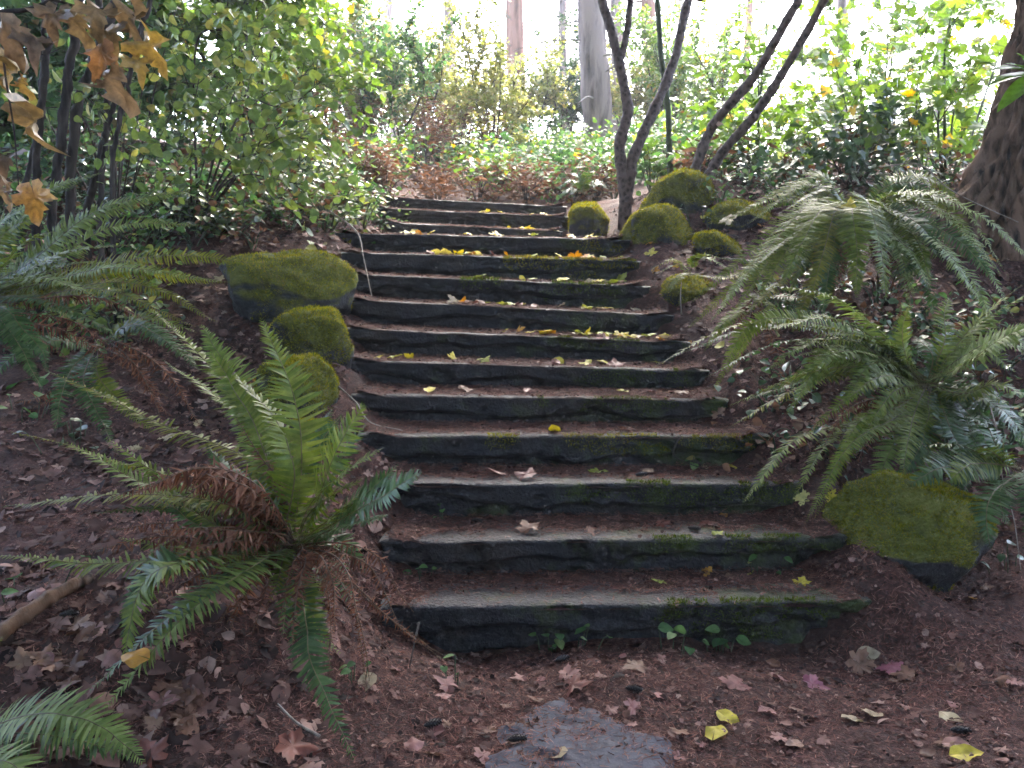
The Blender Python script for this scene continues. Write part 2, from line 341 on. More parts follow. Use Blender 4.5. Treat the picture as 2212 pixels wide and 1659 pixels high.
T_PINNA = tm([(-0.10, 0, 0), (0.085, 0, 0), (-0.085, 0.3, 0.02), (0.095, 0.3, 0.02), (-0.055, 0.72, -0.03), (0.065, 0.72, -0.03), (0.01, 1.0, -0.11)],
             [(4, 5, 6)], [(0, 1, 3, 2), (2, 3, 5, 4)])
MESH = {}
def leaf_mesh(key, tmpl, mat):
    k = (key, mat.name)
    if k not in MESH:
        mb = MB(); mb.add(*tmpl); MESH[k] = mesh_data(key, mb); MESH[k].materials.append(mat)
    return MESH[k]

# ------------------------------------------------------------------ steps: front top edges, measured
D1, TR = 3.30, 0.336
ST = {1: (848, 1311, 1862, 1299), 2: (846, 1169, 1815, 1160), 3: (835, 1044, 1720, 1046), 4: (798, 940, 1650, 943), 5: (775, 853, 1560, 863),
      6: (765, 779, 1520, 801), 7: (758, 710, 1480, 739), 8: (752, 647, 1445, 681), 9: (760, 592, 1392, 618), 10: (750, 545, 1372, 563),
      11: (736, 503, 1350, 517), 12: (838, 480, 1212, 500), 13: (818, 449, 1226, 468), 14: (800, 424, 1222, 446)}
SD = {k: D1 + (k - 1) * TR for k in range(1, 12)}; SD.update({12: 8.60, 13: 8.95, 14: 9.30})
SL = {k: P(a, b, SD[k]) for k, (a, b, c, d) in ST.items()}; SR = {k: P(c, d, SD[k]) for k, (a, b, c, d) in ST.items()}
def step_z(k, x):
    f = (x - SL[k][0]) / (SR[k][0] - SL[k][0]); return SL[k][2] + f * (SR[k][2] - SL[k][2])

# ------------------------------------------------------------------ terrain
CPTS = []
def cp(*a): CPTS.append(a)
for k in range(1, 15):
    for f in (0.1, 0.5, 0.9):
        x = SL[k][0] + f * (SR[k][0] - SL[k][0])
        if k == 1: zz = step_z(1, x) - 0.19
        elif k == 12: zz = step_z(11, x) + 0.03
        else: zz = step_z(k - 1, x) - 0.06
        cp(x, SD[k] + 0.02, zz)
    lx, rx = SL[k][0] - 0.05, SR[k][0] + 0.04
    if k <= 11:
        for o_ in (0.0, 0.12):
            cp(lx - o_, SD[k], SL[k][2] - 0.05 + o_ * 0.5); cp(rx + o_, SD[k], SR[k][2] - 0.05 + o_ * 0.5)
            cp(lx - o_, SD[k] + 0.2, SL[k][2] + 0.06 + o_ * 0.5); cp(rx + o_, SD[k] + 0.2, SR[k][2] + 0.05 + o_ * 0.5)
    if k >= 12: cp(lx - 0.2, SD[k] + 0.15, SL[k][2] + 0.02); cp(rx + 0.2, SD[k] + 0.15, SR[k][2] + 0.02)
for x in (-0.9, 0, 0.9): cp(x, 7.6, 1.80); cp(x, 9.9, 2.36)
for a in [(-0.2, 2.6, 0.0), (0.6, 2.6, 0.0), (1.4, 2.7, 0.02), (0.2, 1.5, -0.02), (0.9, 3.0, 0.0), (1.5, 3.25, 0.08), (0.3, 3.15, -0.01), (-0.3, 3.1, 0.03)]: cp(*a)
def cpp(px, py, d): cp(*P(px, py, d))
for a in [(640, 1250, 3.05), (450, 1500, 2.55), (700, 1480, 2.7), (100, 1300, 2.85), (100, 1500, 2.5), (250, 1120, 3.5), (60, 1000, 4.0), (500, 1050, 3.7), (640, 1010, 3.85),
          (300, 880, 4.6), (560, 860, 4.7), (420, 660, 5.5), (620, 610, 5.9), (100, 800, 5.0), (120, 620, 5.8), (560, 478, 6.7), (650, 440, 7.3), (350, 405, 7.2), (100, 430, 6.8),
          (720, 400, 9.0), (500, 322, 9.0), (250, 305, 9.0),
          (2000, 1290, 3.45), (2180, 1330, 3.3), (2150, 1500, 2.8), (1900, 1180, 3.75), (2190, 1120, 3.9), (1800, 1060, 4.1), (2000, 960, 4.4), (1700, 900, 4.75), (1900, 820, 4.9), (2180, 860, 4.8),
          (1650, 760, 5.3), (1850, 690, 5.4), (2100, 700, 5.3), (1560, 640, 5.8), (1750, 580, 6.0), (1950, 540, 6.0), (2150, 560, 5.8), (1480, 530, 6.6), (1650, 460, 7.0),
          (1850, 420, 7.2), (2080, 420, 7.0), (1420, 460, 7.6), (1350, 445, 8.4), (1500, 400, 9.0), (1800, 370, 9.5), (2150, 350, 9.0)]: cpp(*a)
for a in [(0, -4, -0.4), (-5, -3, 0.3), (5, -3, 0.2), (-3.5, 1, 0.45), (3.5, 1, 0.2), (-6, 5, 1.9), (6, 5, 1.9), (-8, 10, 3.2), (8, 10, 3.3), (-3, 12, 3.0), (3, 12, 3.0), (0, 12, 2.75),
          (0, 15, 3.3), (-5, 16, 3.9), (5, 16, 3.8), (0, 19, 4.35), (-9, 19, 4.8), (9, 19, 4.6), (0, 24, 4.2), (-14, 26, 4.4), (14, 26, 4.2), (0, 34, 2.8), (-20, 36, 3), (20, 36, 3), (-16, 0, 2.5), (16, 0, 2.5), (0, -14, -1)]: cp(*a)
CA = np.array(CPTS)
def _k(r2): return np.where(r2 > 1e-12, 0.5 * r2 * np.log(np.maximum(r2, 1e-12)), 0)
_n = len(CA); _K = _k(((CA[:, None, :2] - CA[None, :, :2]) ** 2).sum(-1)) + np.eye(_n) * 0.0008
_Q = np.column_stack([np.ones(_n), CA[:, :2]])
_S = np.linalg.solve(np.block([[_K, _Q], [_Q.T, np.zeros((3, 3))]]), np.concatenate([CA[:, 2], np.zeros(3)]))
def tps(x, y):
    x = np.asarray(x, float).ravel(); y = np.asarray(y, float).ravel(); out = np.empty(len(x))
    for a in range(0, len(x), 20000):
        b = slice(a, a + 20000); r2 = (x[b, None] - CA[None, :, 0]) ** 2 + (y[b, None] - CA[None, :, 1]) ** 2
        out[b] = _k(r2) @ _S[:_n] + _S[_n] + _S[_n + 1] * x[b] + _S[_n + 2] * y[b]
    return out
def terrain(x, y):
    x = np.asarray(x, float); y = np.asarray(y, float); sh = np.broadcast(x, y).shape
    x = np.broadcast_to(x, sh).ravel(); y = np.broadcast_to(y, sh).ravel()
    r = np.hypot(x, y - 10); f = np.clip((r - 18) / 14, 0, 1); f = f * f * (3 - 2 * f)
    ok = f < 1; z = np.full(len(x), 1.5)
    z[ok] = tps(x[ok], y[ok]) * (1 - f[ok]) + 1.5 * f[ok]
    p = xy0(x, y); near = np.clip((26 - r) / 8, 0, 1)
    z += near * (0.045 * fbm(p * 2.3, 3, 3) + 0.014 * fbm(p * 11, 5, 3)) + (1 - near) * 0.5 * fbm(p * 0.08, 8, 3)
    return z.reshape(sh)
def surface(x, y):
    """top of the terrain or of the step standing there, and which step (0: none)"""
    x = np.asarray(x, float); y = np.asarray(y, float); z = terrain(x, y); k_ = np.zeros(z.shape, int)
    for k in range(1, 15):
        e = SD[k + 1] if (k + 1) in SD and k != 11 else SD[k] + 0.45
        s = step_z(k, x); m = (y >= SD[k]) & (y < e) & (x > SL[k][0]) & (x < SR[k][0]) & (s > z)
        z = np.where(m, s, z); k_ = np.where(m, k, k_)
    return z, k_
_dd = np.concatenate([np.arange(2.0, 9.9, 0.012), np.arange(9.9, 24, 0.08)])
def hit(px, py):
    r = ray(px, py); x = r[0] * _dd; z = CAM_H + r[2] * _dd; s, k = surface(x, _dd)
    i = np.nonzero(z <= s)[0]
    if not len(i): return None
    i = i[0]
    if i and s[i] - z[i] > 0.025: i = i - 1   # met a riser: stay at its foot
    return np.array([x[i], _dd[i], s[i]])
def normal_at(x, y, e=0.03):
    zx = (terrain(x + e, y) - terrain(x - e, y)) / (2 * e); zy = (terrain(x, y + e) - terrain(x, y - e)) / (2 * e)
    return nrm(np.stack([-zx, -zy, np.ones_like(zx)], -1))

def axis(lo, hi, st, far, g=1.13):
    c = list(np.arange(lo, hi + 1e-6, st)); s = st
    while c[-1] < far: s *= g; c.append(c[-1] + s)
    s = st; left = []
    x = lo
    while x > -far: s *= g; x -= s; left.append(x)
    return np.array(left[::-1] + c)
gx = axis(-3.6, 3.6, 0.03, 500); gy = axis(1.6, 9.6, 0.03, 500)
X, Y = np.meshgrid(gx, gy, indexing='ij'); Z = terrain(X, Y)
Z = Z + np.where((Y < 9) & (Y > 1.5) & (np.abs(X) < 3.5), 0.008 * fbm(np.stack([X * 26, Y * 26, X * 0], -1), 21, 2), 0)
mb = MB(); mb.add(np.stack([X, Y, Z], -1), None, grid_quads(len(gx), len(gy))[:, ::-1])
tag(build('ground', mb, M['soil']), 'brown forest floor of needle litter and soil rising up the bank', 'ground', kind='structure')

# ------------------------------------------------------------------ stone staircase
stair = thing('stone_staircase', 'dark wet stone staircase of long rough slabs climbing the wooded bank', 'staircase', (0.1, 3.3, 0))
MOSS = {1: [(0.55, 0.95)], 2: [(0.6, 1)], 3: [(0.5, 1)], 4: [(0.55, 1.0), (0.35, 0.42)], 5: [(0.5, 1)], 6: [(0.6, 0.95)], 7: [(0.6, 0.9)], 8: [(0.5, 0.95)], 9: [(0.45, 0.95)],
        10: [(0.55, 1)], 11: [(0.65, 1), (0.0, 0.12)], 12: [(0, 0.1)], 13: [(0, 0.12)], 14: [(0.05, 0.25)]}
def fuzz(pos, nor, n, h, mb):
    d = nor + rng.normal(0, 0.55, nor.shape); d[:, 2] += 0.15
    inst(mb, T_BLADE, pos - nor * 0.003, frames(d, rng.normal(0, 1, nor.shape)), h * rng.uniform(0.5, 1.3, len(pos)))
for k in range(1, 15):
    Lp, Rp = SL[k] - np.array([0.05, 0, 0]), SR[k] + np.array([0.04, 0, 0])
    if k >= 12: Lp, Rp = SL[k] - np.array([0.03, 0, 0]), SR[k] + np.array([0.02, 0, 0])
    Lp[2] = step_z(k, Lp[0]); Rp[2] = step_z(k, Rp[0])
    ns = 230; s = np.linspace(0, 1, ns); xs = Lp[0] + s * (Rp[0] - Lp[0]); zt = Lp[2] + s * (Rp[2] - Lp[2])
    TH = 0.20 if k > 1 else 0.24
    prof = [(-0.46, -TH, 0)] + [(-u, 0.0, 1) for u in (0.46, 0.34, 0.25, 0.17, 0.10, 0.05, 0.02, 0.008)] + [(0.004, -0.012, 2)] + [(0.006, -0.012 - (TH - 0.012) * i / 20, 3) for i in range(1, 21)]
    V = np.zeros((ns, len(prof), 3)); led = 0.085 + 0.075 * fbm(np.stack([xs * 2.6, xs * 0 + k * 7.7, xs * 0], -1), 40 + k, 3)
    edge = 0.007 * fbm(np.stack([xs * 5, xs * 0 + k * 3.1, xs * 0], -1), 60 + k, 3); zed = 0.003 * fbm(np.stack([xs * 3.5, xs * 0 + k, xs * 0], -1), 80 + k, 3)
    for j, (u, h, kind) in enumerate(prof):
        y = np.full(ns, SD[k] - u); z = zt + h + zed
        if kind == 1:
            z = z + 0.005 * fbm(np.stack([xs * 6, y * 6, xs * 0 + k], -1), 90, 3)
            if u > -0.15: y = y - edge
            if u >= -0.009: z = z - 0.004
        if kind >= 2:
            d = 0.040 * fbm(np.stack([xs * 4, z * 8, xs * 0 + k * 5.3], -1), 100 + k, 4) - 0.05 * np.abs(fbm(np.stack([xs * 7, z * 12, xs * 0 + k], -1), 130 + k, 4)) + 0.02
            below = np.clip((-h - led) / 0.022, 0, 1)
            dp = np.clip(-h / 0.03, 0, 1); y = y - edge + dp * np.clip(0.012 - d * 1.8, -0.004, 0.12) + below * 0.05 + 0.012 * dp
        V[:, j] = np.stack([xs, y, z], -1)
    for e, sg in ((0, 1), (-1, -1)):
        V[e, :, 0] += 0.015 * fbm(V[e] * 9, 7, 3); V[e, 9:, 0] += sg * 0.01
    mb = MB(); mb.add(V, None, grid_quads(ns, len(prof)))
    for e in (0, ns - 1):  # end caps
        ring = np.arange(len(prof)) + e * len(prof); c = len(prof) * ns + (0 if e == 0 else 1)
    vv, tt, qq = mb.arrays(); m2 = MB(); m2.add(vv, tt, qq)
    for e in (0, ns - 1):
        rg = V[e]; cc = rg.mean(0); n = len(rg); kx = np.arange(n)
        t = np.stack([np.full(n, n), kx, (kx + 1) % n], -1); m2.add(np.concatenate([rg, [cc]]), t if e else t[:, ::-1])
    st = build('step', m2, M['stone'], stair, smooth=False)
    # moss tufts that grow on the face
    tv = vv; tt2 = tris_of(tt, qq); ps, nn = sample_surface(tv, tt2, 80000 if k < 9 else 36000)
    fx = (ps[:, 0] - Lp[0]) / (Rp[0] - Lp[0]); fall = (step_z(k, ps[:, 0]) - ps[:, 2]) / TH
    wgt = np.zeros(len(ps))
    for a, b in MOSS[k]: wgt = np.maximum(wgt, np.clip((fx - a + 0.1) / 0.38, 0, 1) ** 0.7 * np.clip((b - fx) / 0.05, 0, 1))
    nz = fbm(np.stack([ps[:, 0] * 6, ps[:, 2] * 9, ps[:, 0] * 0 + k * 2.2], -1), 170, 4)
    ok = (ps[:, 1] < SD[k] + 0.05) & (nn[:, 2] > -0.3) & (wgt * np.clip(1.15 - fall * 1.2, 0, 1) * (nz * 2.8 + 0.62 - 0.35 * (nn[:, 2] > 0.6)) > 0.32)
    mm = MB(); fuzz(ps[ok], nn[ok], 0, 0.017 if k < 9 else 0.026, mm)
    if mm.n: build('moss', mm, M['moss_dark'] if k not in (4, 10, 11) else M['moss'], st, kind='stuff')
    # needle debris lying against the next riser
    dep = 0.46 if k in (11, 14) else SD[k + 1] - SD[k] + 0.02
    nu = 14; u = np.linspace(0, 1, nu); XX, UU = np.meshgrid(xs[4:-4:2], u, indexing='ij'); YY = SD[k] + UU * dep
    start = (0.56 if k < 4 else 0.33 if k < 5 else 0.2 if k < 8 else 0.1) + 0.25 * fbm(np.stack([XX * 3, XX * 0 + k, XX * 0], -1), 200 + k, 3)
    fx = (XX - XX.min()) / (XX.max() - XX.min()); start = start - np.clip((0.10 - fx) / 0.1, 0, 1) * 0.45 - np.clip((fx - 0.9) / 0.1, 0, 1) * 0.45
    hz = (UU - start) * 0.03; hz = np.clip(hz, -0.03, 0.012) + 0.006 * fbm(np.stack([XX * 18, YY * 18, XX * 0], -1), 9, 3)
    hz = hz + np.clip((0.08 - fx) / 0.08, 0, 1) * 0.02 + np.clip((fx - 0.93) / 0.07, 0, 1) * 0.02
    ZZ = step_z(k, XX) + hz
    mb = MB(); mb.add(np.stack([XX, YY, ZZ], -1), None, grid_quads(*XX.shape)[:, ::-1])
    build('debris', mb, M['soil'], st, kind='stuff')
    nN = 5200 if k < 6 else 2600
    i = rng.integers(0, XX.size, nN * 2); ps = np.stack([XX, YY, ZZ], -1).reshape(-1, 3)[i] + rng.normal(0, 0.012, (nN * 2, 3)) * [1, 1, 0]
    hh = hz.reshape(-1)[i]; keep = (hh > -0.008) | (rng.random(len(hh)) < 0.10); ps = ps[keep]; hh = hh[keep]
    ps[:, 2] += np.where(hh < 0.0, -hh, 0) + rng.uniform(0.003, 0.011, len(ps))
    a = rng.uniform(0, 6.28, len(ps)); d = np.stack([np.cos(a), np.sin(a), rng.normal(0, 0.18, len(ps))], -1)
    mm = MB(); inst(mm, T_NEEDLE, ps, frames(d, np.tile([0, 0, 1.0], (len(ps), 1)) + rng.normal(0, 0.3, (len(ps), 3))), rng.uniform(0.018, 0.04, len(ps)))
    build('needles', mm, M['needle'], st, kind='stuff')
    j = rng.integers(0, len(ps), 420); mm = MB(); inst(mm, T_CRUMB, ps[j], frames(rng.normal(0, 1, (420, 3)) * [1, 1, 0.2], np.tile([0, 0, 1.0], (420, 1)) + rng.normal(0, 0.3, (420, 3))), rng.uniform(0.006, 0.022, 420)); build('leaf_crumbs', mm, M['crumb'], st, kind='stuff')

# ------------------------------------------------------------------ mossy boulders
def boulder(label, cx, cy, wpx, hpx, d, blocky=2.6, tilt=0.0, dep=0.8, seed=0, moss=1.0, cut=None, n_f=9000, yaw=0.0, kind='mossy_boulder', grp=None):
    bm = bmesh.new(); bmesh.ops.create_icosphere(bm, subdivisions=5, radius=1.0)
    v = np.array([x.co[:] for x in bm.verts]); t = np.array([[q.index for q in f.verts] for f in bm.faces]); bm.free()
    v = v / (np.abs(v) ** blocky).sum(1, keepdims=True) ** (1 / blocky)
    for i in range(7):   # broken facets
        r_ = np.random.default_rng(seed * 31 + i); nn = nrm(r_.normal(0, 1, 3)); c = 0.68 + 0.24 * r_.random()
        over = np.maximum(v @ nn - c, 0); v = v - over[:, None] * nn * 0.85
    if cut:
        for nn, c in cut: nn = nrm(np.array(nn, float)); over = np.maximum(v @ nn - c, 0); v = v - over[:, None] * nn * 0.92
    v = v * (1 + 0.15 * fbm(v * 1.6 + seed * 5.1, seed, 3)[:, None] + 0.05 * fbm(v * 6 + seed, seed + 3, 3)[:, None])
    cy += 0.12 * hpx; hpx *= 1.22; d += 0.05; rx, rz = wpx / 2 / FPX * d, hpx / 2 / FPX * d
    v = v * [rx, rx * dep, rz]
    c, s = math.cos(tilt), math.sin(tilt); v = np.stack([v[:, 0] * c - v[:, 2] * s, v[:, 1], v[:, 0] * s + v[:, 2] * c], -1)
    c, s = math.cos(yaw), math.sin(yaw); v = np.stack([v[:, 0] * c - v[:, 1] * s, v[:, 0] * s + v[:, 1] * c, v[:, 2]], -1)
    ctr = P(cx, cy, d); v = v + ctr
    o = thing(kind, label, 'boulder', (ctr[0], ctr[1], ctr[2] - rz), grp)
    mb = MB(); mb.add(v, t); build('stone', mb, M['rock'], o)
    ps, nn = sample_surface(v, t, int(n_f))
    x = fbm(ps * 6, seed + 50, 4); ok = (nn[:, 2] * 0.7 + x * 1.3 + 0.1 * moss > 0.08) & (ps[:, 1] < ctr[1] + rx * dep * 0.7)
    mm = MB(); fuzz(ps[ok], nn[ok], 0, 0.012 + 0.0012 * d, mm); build('moss', mm, M['moss'], o, kind='stuff')
    return o
boulder('long flat mossy boulder half covered in needles beside the upper left steps', 622, 612, 290, 150, 5.55, 2.5, -0.05, 0.75, 1, 0.6, n_f=26000)
boulder('blocky green mossy boulder left of the middle steps, second from the top', 668, 745, 190, 165, 4.95, 2.8, -0.05, 0.8, 2, 1.3, n_f=24000)
boulder('rounded mossy boulder directly behind the tall green fern, left of the steps', 640, 855, 170, 215, 4.45, 2.6, 0.0, 0.8, 3, 1.2, n_f=24000)
boulder('small mossy boulder lowest in the row left of the steps', 672, 950, 105, 120, 4.1, 2.6, 0.0, 0.8, 4, 1.1, n_f=12000)
boulder('small mossy rock among ivy at the left edge of the upper steps', 655, 492, 120, 70, 6.9, 2.4, 0.1, 0.8, 5, 0.6, n_f=6000)
boulder('small round mossy boulder at the right end of the top steps', 1272, 474, 84, 76, 7.9, 2.5, -0.15, 0.9, 6, 1.1, n_f=8000)
boulder('large domed mossy boulder at the right end of the eleventh step', 1420, 512, 150, 125, 6.75, 2.4, 0.22, 0.85, 7, 0.9, n_f=16000)
boulder('tall pointed mossy boulder below the leaning saplings', 1462, 430, 160, 120, 7.3, 2.3, 0.55, 0.7, 8, 0.8, n_f=14000)
boulder('low flat mossy boulder behind the upper right fern', 1600, 475, 160, 80, 6.9, 2.5, 0.06, 0.8, 9, 0.8, n_f=9000)
boulder('half buried mossy rock on the right bank above the ninth step', 1555, 535, 120, 60, 6.4, 2.5, -0.3, 0.8, 10, 0.9, n_f=7000)
boulder('dark mossy rock under drooping fronds right of the eighth step', 1490, 640, 125, 95, 5.9, 2.6, 0.0, 0.8, 11, 0.3, n_f=7000)
boulder('dark mossy rock beside the right end of the sixth step', 1590, 815, 130, 110, 5.1, 2.6, 0.1, 0.7, 12, 0.2, n_f=7000)
boulder('large angular mossy boulder at the lower right beside the second step', 1970, 1150, 370, 270, 3.62, 2.8, 0.04, 0.72, 13, 0.9, cut=[((0.7, -0.4, -0.6), 0.66), ((-0.75, -0.3, 0.55), 0.72), ((-0.2, -0.7, 0.6), 0.78)], n_f=48000)

# ------------------------------------------------------------------ ferns
def frond(par, pts, width, mat='fern', roll=0.0, dead=False, density=1.0, lift=0.12, stalk=0.12):
    pts = [np.asarray(p, float) for p in pts]
    L = sum(np.linalg.norm(pts[i + 1] - pts[i]) for i in range(len(pts) - 1))
    c = smooth_path(pts, 48); c = c + 0.012 * np.linspace(0, 1, 48)[:, None] * fbm(np.linspace(0, 3, 48)[:, None] * [1, 1.3, 0.7] + rng.uniform(0, 99), 3, 2)[:, None]
    T = nrm(np.gradient(c, axis=0)); up = np.array([0, -0.38, 1.0]); N = nrm(up - (T @ up)[:, None] * T); S = np.cross(T, N)
    cr, sr = math.cos(roll), math.sin(roll); N, S = N * cr + S * sr, S * cr - N * sr
    n = int(np.clip(L / 0.0125 * density, 18, 100)); u = np.linspace(stalk, 0.995, n); idx = u * 47; i = np.clip(idx.astype(int), 0, 46); f = (idx - i)[:, None]
    lerp = lambda a: a[i] * (1 - f) + a[i + 1] * f
    Pp, Tt, Nn, Ss = lerp(c), nrm(lerp(T)), nrm(lerp(N)), nrm(lerp(S)); q = (u - stalk) / (1 - stalk)
    env = np.clip((q + 0.10) / 0.28, 0, 1) ** 0.6 * np.clip((1.02 - q) / 0.55, 0.0, 1) ** 0.75; env = np.maximum(env, 0.06)
    mb = MB()
    for sg in (1, -1):
        j = rng.normal(0, 0.11 if not dead else 0.45, n); al = 0.22 + 0.55 * q ** 2 + j
        li = lift * rng.uniform(-1.5, 1.5) + rng.normal(0, 0.14 if not dead else 0.5, n) - (0.7 if dead else 0)
        d = sg * Ss * np.cos(al)[:, None] + Tt * np.sin(al)[:, None] + Nn * li[:, None]
        nn = Nn - sg * Ss * li[:, None] + rng.normal(0, 0.10 if not dead else 0.6, (n, 3))
        s = width / 2 * env * rng.uniform(0.9, 1.08, n) * (1 if not dead else 0.8)
        gap = rng.random(n) > (0.05 if not dead else 0.1)
        R = frames(d, nn); wfix = np.clip(0.013 / np.maximum(s * 0.19, 1e-4), 0.8, 1.6) if not dead else np.ones(n)
        R[:, :, 0] *= wfix[:, None] * 0.74
        inst(mb, T_PINNA, Pp[gap], R[gap], s[gap])
    o = build('frond', mb, M['fern_dead' if dead else mat], par, smooth=False)
    st = MB(); tube(st, c[::2], np.linspace(0.0034, 0.0010, 24), 5); build('stem', st, M['rachis_dead' if dead else 'rachis'], o)
    return o
def fern(label, base, fr, group=None, name='sword_fern', extra=(), dup=1):
    extra = list(extra)
    b = P(*base) if len(base) == 3 else np.asarray(base)
    o = thing(name, label, 'fern', tuple(b), group)
    for f in list(fr) + extra:
        kw = dict(f[-1]) if isinstance(f[-1], dict) else {}
        pts = [q for q in f if not isinstance(q, dict)]
        first = P(*pts[0]) if kw.pop('own', False) else None
        pp = [P(*q) for q in pts]
        if first is None: pp = [b + rng.normal(0, 0.012, 3)] + pp
        wd, mm_, rl = kw.pop('w', 0.14), kw.pop('m', 'fern'), kw.pop('roll', rng.normal(0, 0.2))
        frond(o, pp, wd * 1.2, mm_, rl, **kw)
        for r_ in range(dup):
            L_ = np.linalg.norm(pp[-1] - pp[0]); off = rng.normal(0, 0.11, 3) * L_; sc_ = rng.uniform(0.6, 0.95)
            frond(o, [pp[0] + rng.normal(0, 0.015, 3)] + [pp[0] + (q - pp[0]) * sc_ + off * ((i + 1) / 3) ** 1.3 for i, q in enumerate(pp[1:])], wd * 1.1, [mm_, 'fern', 'fern_dark'][rng.integers(3)], rl + rng.normal(0, 0.3), **kw)
    return o
Y_, D_, W_ = 'fern_yellow', 'fern_dark', 'fern_pale'
fern('large green sword fern with upright fronds in the left foreground beside the steps', (640, 1185, 2.95), [
    ((560, 930, 3.05), (500, 800, 3.2), (434, 703, 3.3), dict(w=0.17, m='fern_pale')),
    ((652, 980, 2.95), (625, 830, 3.0), (562, 690, 3.1), dict(w=0.19, roll=0.2)),
    ((690, 1070, 2.85), (728, 970, 2.8), (786, 870, 2.8), dict(w=0.19, m='fern', roll=0.35)),
    ((670, 1090, 2.8), (760, 1010, 2.72), (825, 970, 2.7), dict(w=0.10)),
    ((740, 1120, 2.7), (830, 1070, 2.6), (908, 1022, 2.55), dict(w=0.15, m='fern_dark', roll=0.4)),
    ((560, 1010, 3.05), (330, 905, 3.2), (92, 793, 3.35), dict(w=0.13, m=Y_, roll=0.25)),
    ((570, 960, 3.1), (460, 850, 3.3), (352, 775, 3.5), dict(w=0.12, roll=0.5)),
    ((520, 1110, 2.85), (340, 1060, 2.8), (145, 955, 2.8), dict(w=0.15, m='fern_pale', roll=0.1)),
    ((500, 1090, 2.75), (250, 1070, 2.7), (3, 1093, 2.7), dict(w=0.13, m=Y_, roll=0.3)),
    ((480, 1190, 2.7), (240, 1215, 2.65), (-10, 1195, 2.65), dict(w=0.14, m='fern', roll=0.25)),
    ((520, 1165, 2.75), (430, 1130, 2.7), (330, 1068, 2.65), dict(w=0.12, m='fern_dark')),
    ((500, 1200, 2.65), (430, 1190, 2.55), (348, 1187, 2.5), dict(w=0.07, m=Y_, roll=0.5)),
    ((420, 1210, 2.5), (310, 1260, 2.4), (262, 1430, 2.32), dict(w=0.17, m='fern', roll=0.2)),
    ((560, 1215, 2.65), (400, 1330, 2.4), (222, 1535, 2.28), dict(w=0.16, m='fern_pale', roll=0.15)),
    ((600, 1060, 3.0), (560, 1000, 3.1), (530, 925, 3.2), dict(w=0.14)),
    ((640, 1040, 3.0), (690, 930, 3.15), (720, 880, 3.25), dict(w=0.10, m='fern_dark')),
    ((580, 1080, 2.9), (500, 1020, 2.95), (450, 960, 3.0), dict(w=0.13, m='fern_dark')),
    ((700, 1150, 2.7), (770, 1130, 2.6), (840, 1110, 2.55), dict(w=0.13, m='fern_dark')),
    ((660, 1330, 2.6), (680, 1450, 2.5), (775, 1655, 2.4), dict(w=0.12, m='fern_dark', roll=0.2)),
    ((540, 1040, 2.85), (420, 1010, 2.75), (290, 1065, 2.7), dict(w=0.13, dead=True)),
    ((560, 1090, 2.8), (470, 1060, 2.75), (380, 1090, 2.7), dict(w=0.13, dead=True)),
    ((610, 1050, 2.95), (560, 980, 3.0), (500, 900, 3.05), dict(w=0.10, dead=True)),
    ((720, 1230, 2.65), (770, 1330, 2.5), (795, 1495, 2.42), dict(w=0.075, dead=True)),
    ((650, 1230, 2.75), (636, 1310, 2.65), (630, 1400, 2.6), dict(w=0.08, dead=True)),
    ((740, 1240, 2.7), (860, 1350, 2.6), (965, 1425, 2.5), dict(w=0.06, dead=True)),
    ((480, 1170, 2.7), (330, 1160, 2.6), (180, 1200, 2.55), dict(w=0.13, dead=True)),
    ((560, 1200, 2.75), (450, 1230, 2.7), (330, 1300, 2.65), dict(w=0.12, dead=True)),
    ((500, 1150, 2.85), (360, 1130, 2.85), (220, 1150, 2.85), dict(w=0.11, dead=True)),
    ((560, 1050, 2.72), (430, 1010, 2.6), (285, 1070, 2.52), dict(w=0.16, dead=True)), ((560, 1070, 2.7), (470, 1030, 2.58), (400, 1075, 2.5), dict(w=0.15, dead=True)),
    ((560, 1150, 2.7), (420, 1150, 2.58), (300, 1210, 2.5), dict(w=0.14, dead=True)), ((520, 1170, 2.66), (380, 1200, 2.5), (250, 1290, 2.42), dict(w=0.14, dead=True)),
    ((720, 1200, 2.6), (765, 1290, 2.42), (796, 1490, 2.34), dict(w=0.09, dead=True)), ((660, 1210, 2.66), (640, 1290, 2.5), (632, 1400, 2.44), dict(w=0.10, dead=True)),
    ((720, 1190, 2.66), (800, 1230, 2.55), (870, 1370, 2.5), dict(w=0.09, dead=True)), ((690, 1200, 2.62), (720, 1280, 2.48), (715, 1400, 2.4), dict(w=0.09, dead=True)),
], extra=[((640 + 0.35 * r * math.cos(a), 1165 + 0.35 * r * math.sin(a) - 20, 2.9), (640 + 0.7 * r * math.cos(a), 1170 + 0.7 * r * math.sin(a) - 10, 2.82), (640 + r * math.cos(a), 1185 + r * math.sin(a) + 25, 2.75), dict(w=0.11, **({'dead': True} if i % 3 else {'m': 'fern_dark'})))
          for i, (a, r) in enumerate([(math.radians(a_), r_) for a_, r_ in [(200, 260), (185, 330), (170, 300), (155, 240), (140, 220), (120, 190), (100, 170), (80, 160), (60, 150), (40, 170), (215, 200), (165, 380), (10, 150), (130, 300)]])])
fern('fern frond tips reaching in at the bottom left corner', (-190, 1640, 2.35), [
    ((40, 1548, 2.25), (180, 1560, 2.2), (312, 1642, 2.15), dict(w=0.17, m='fern_pale', roll=-0.1)),
    ((-60, 1640, 2.1), (20, 1650, 2.05), (80, 1700, 2.0), dict(w=0.16, m='fern_pale')),
    ((-120, 1500, 2.4), (-60, 1420, 2.45), (15, 1370, 2.5), dict(w=0.10, m=Y_)),
])
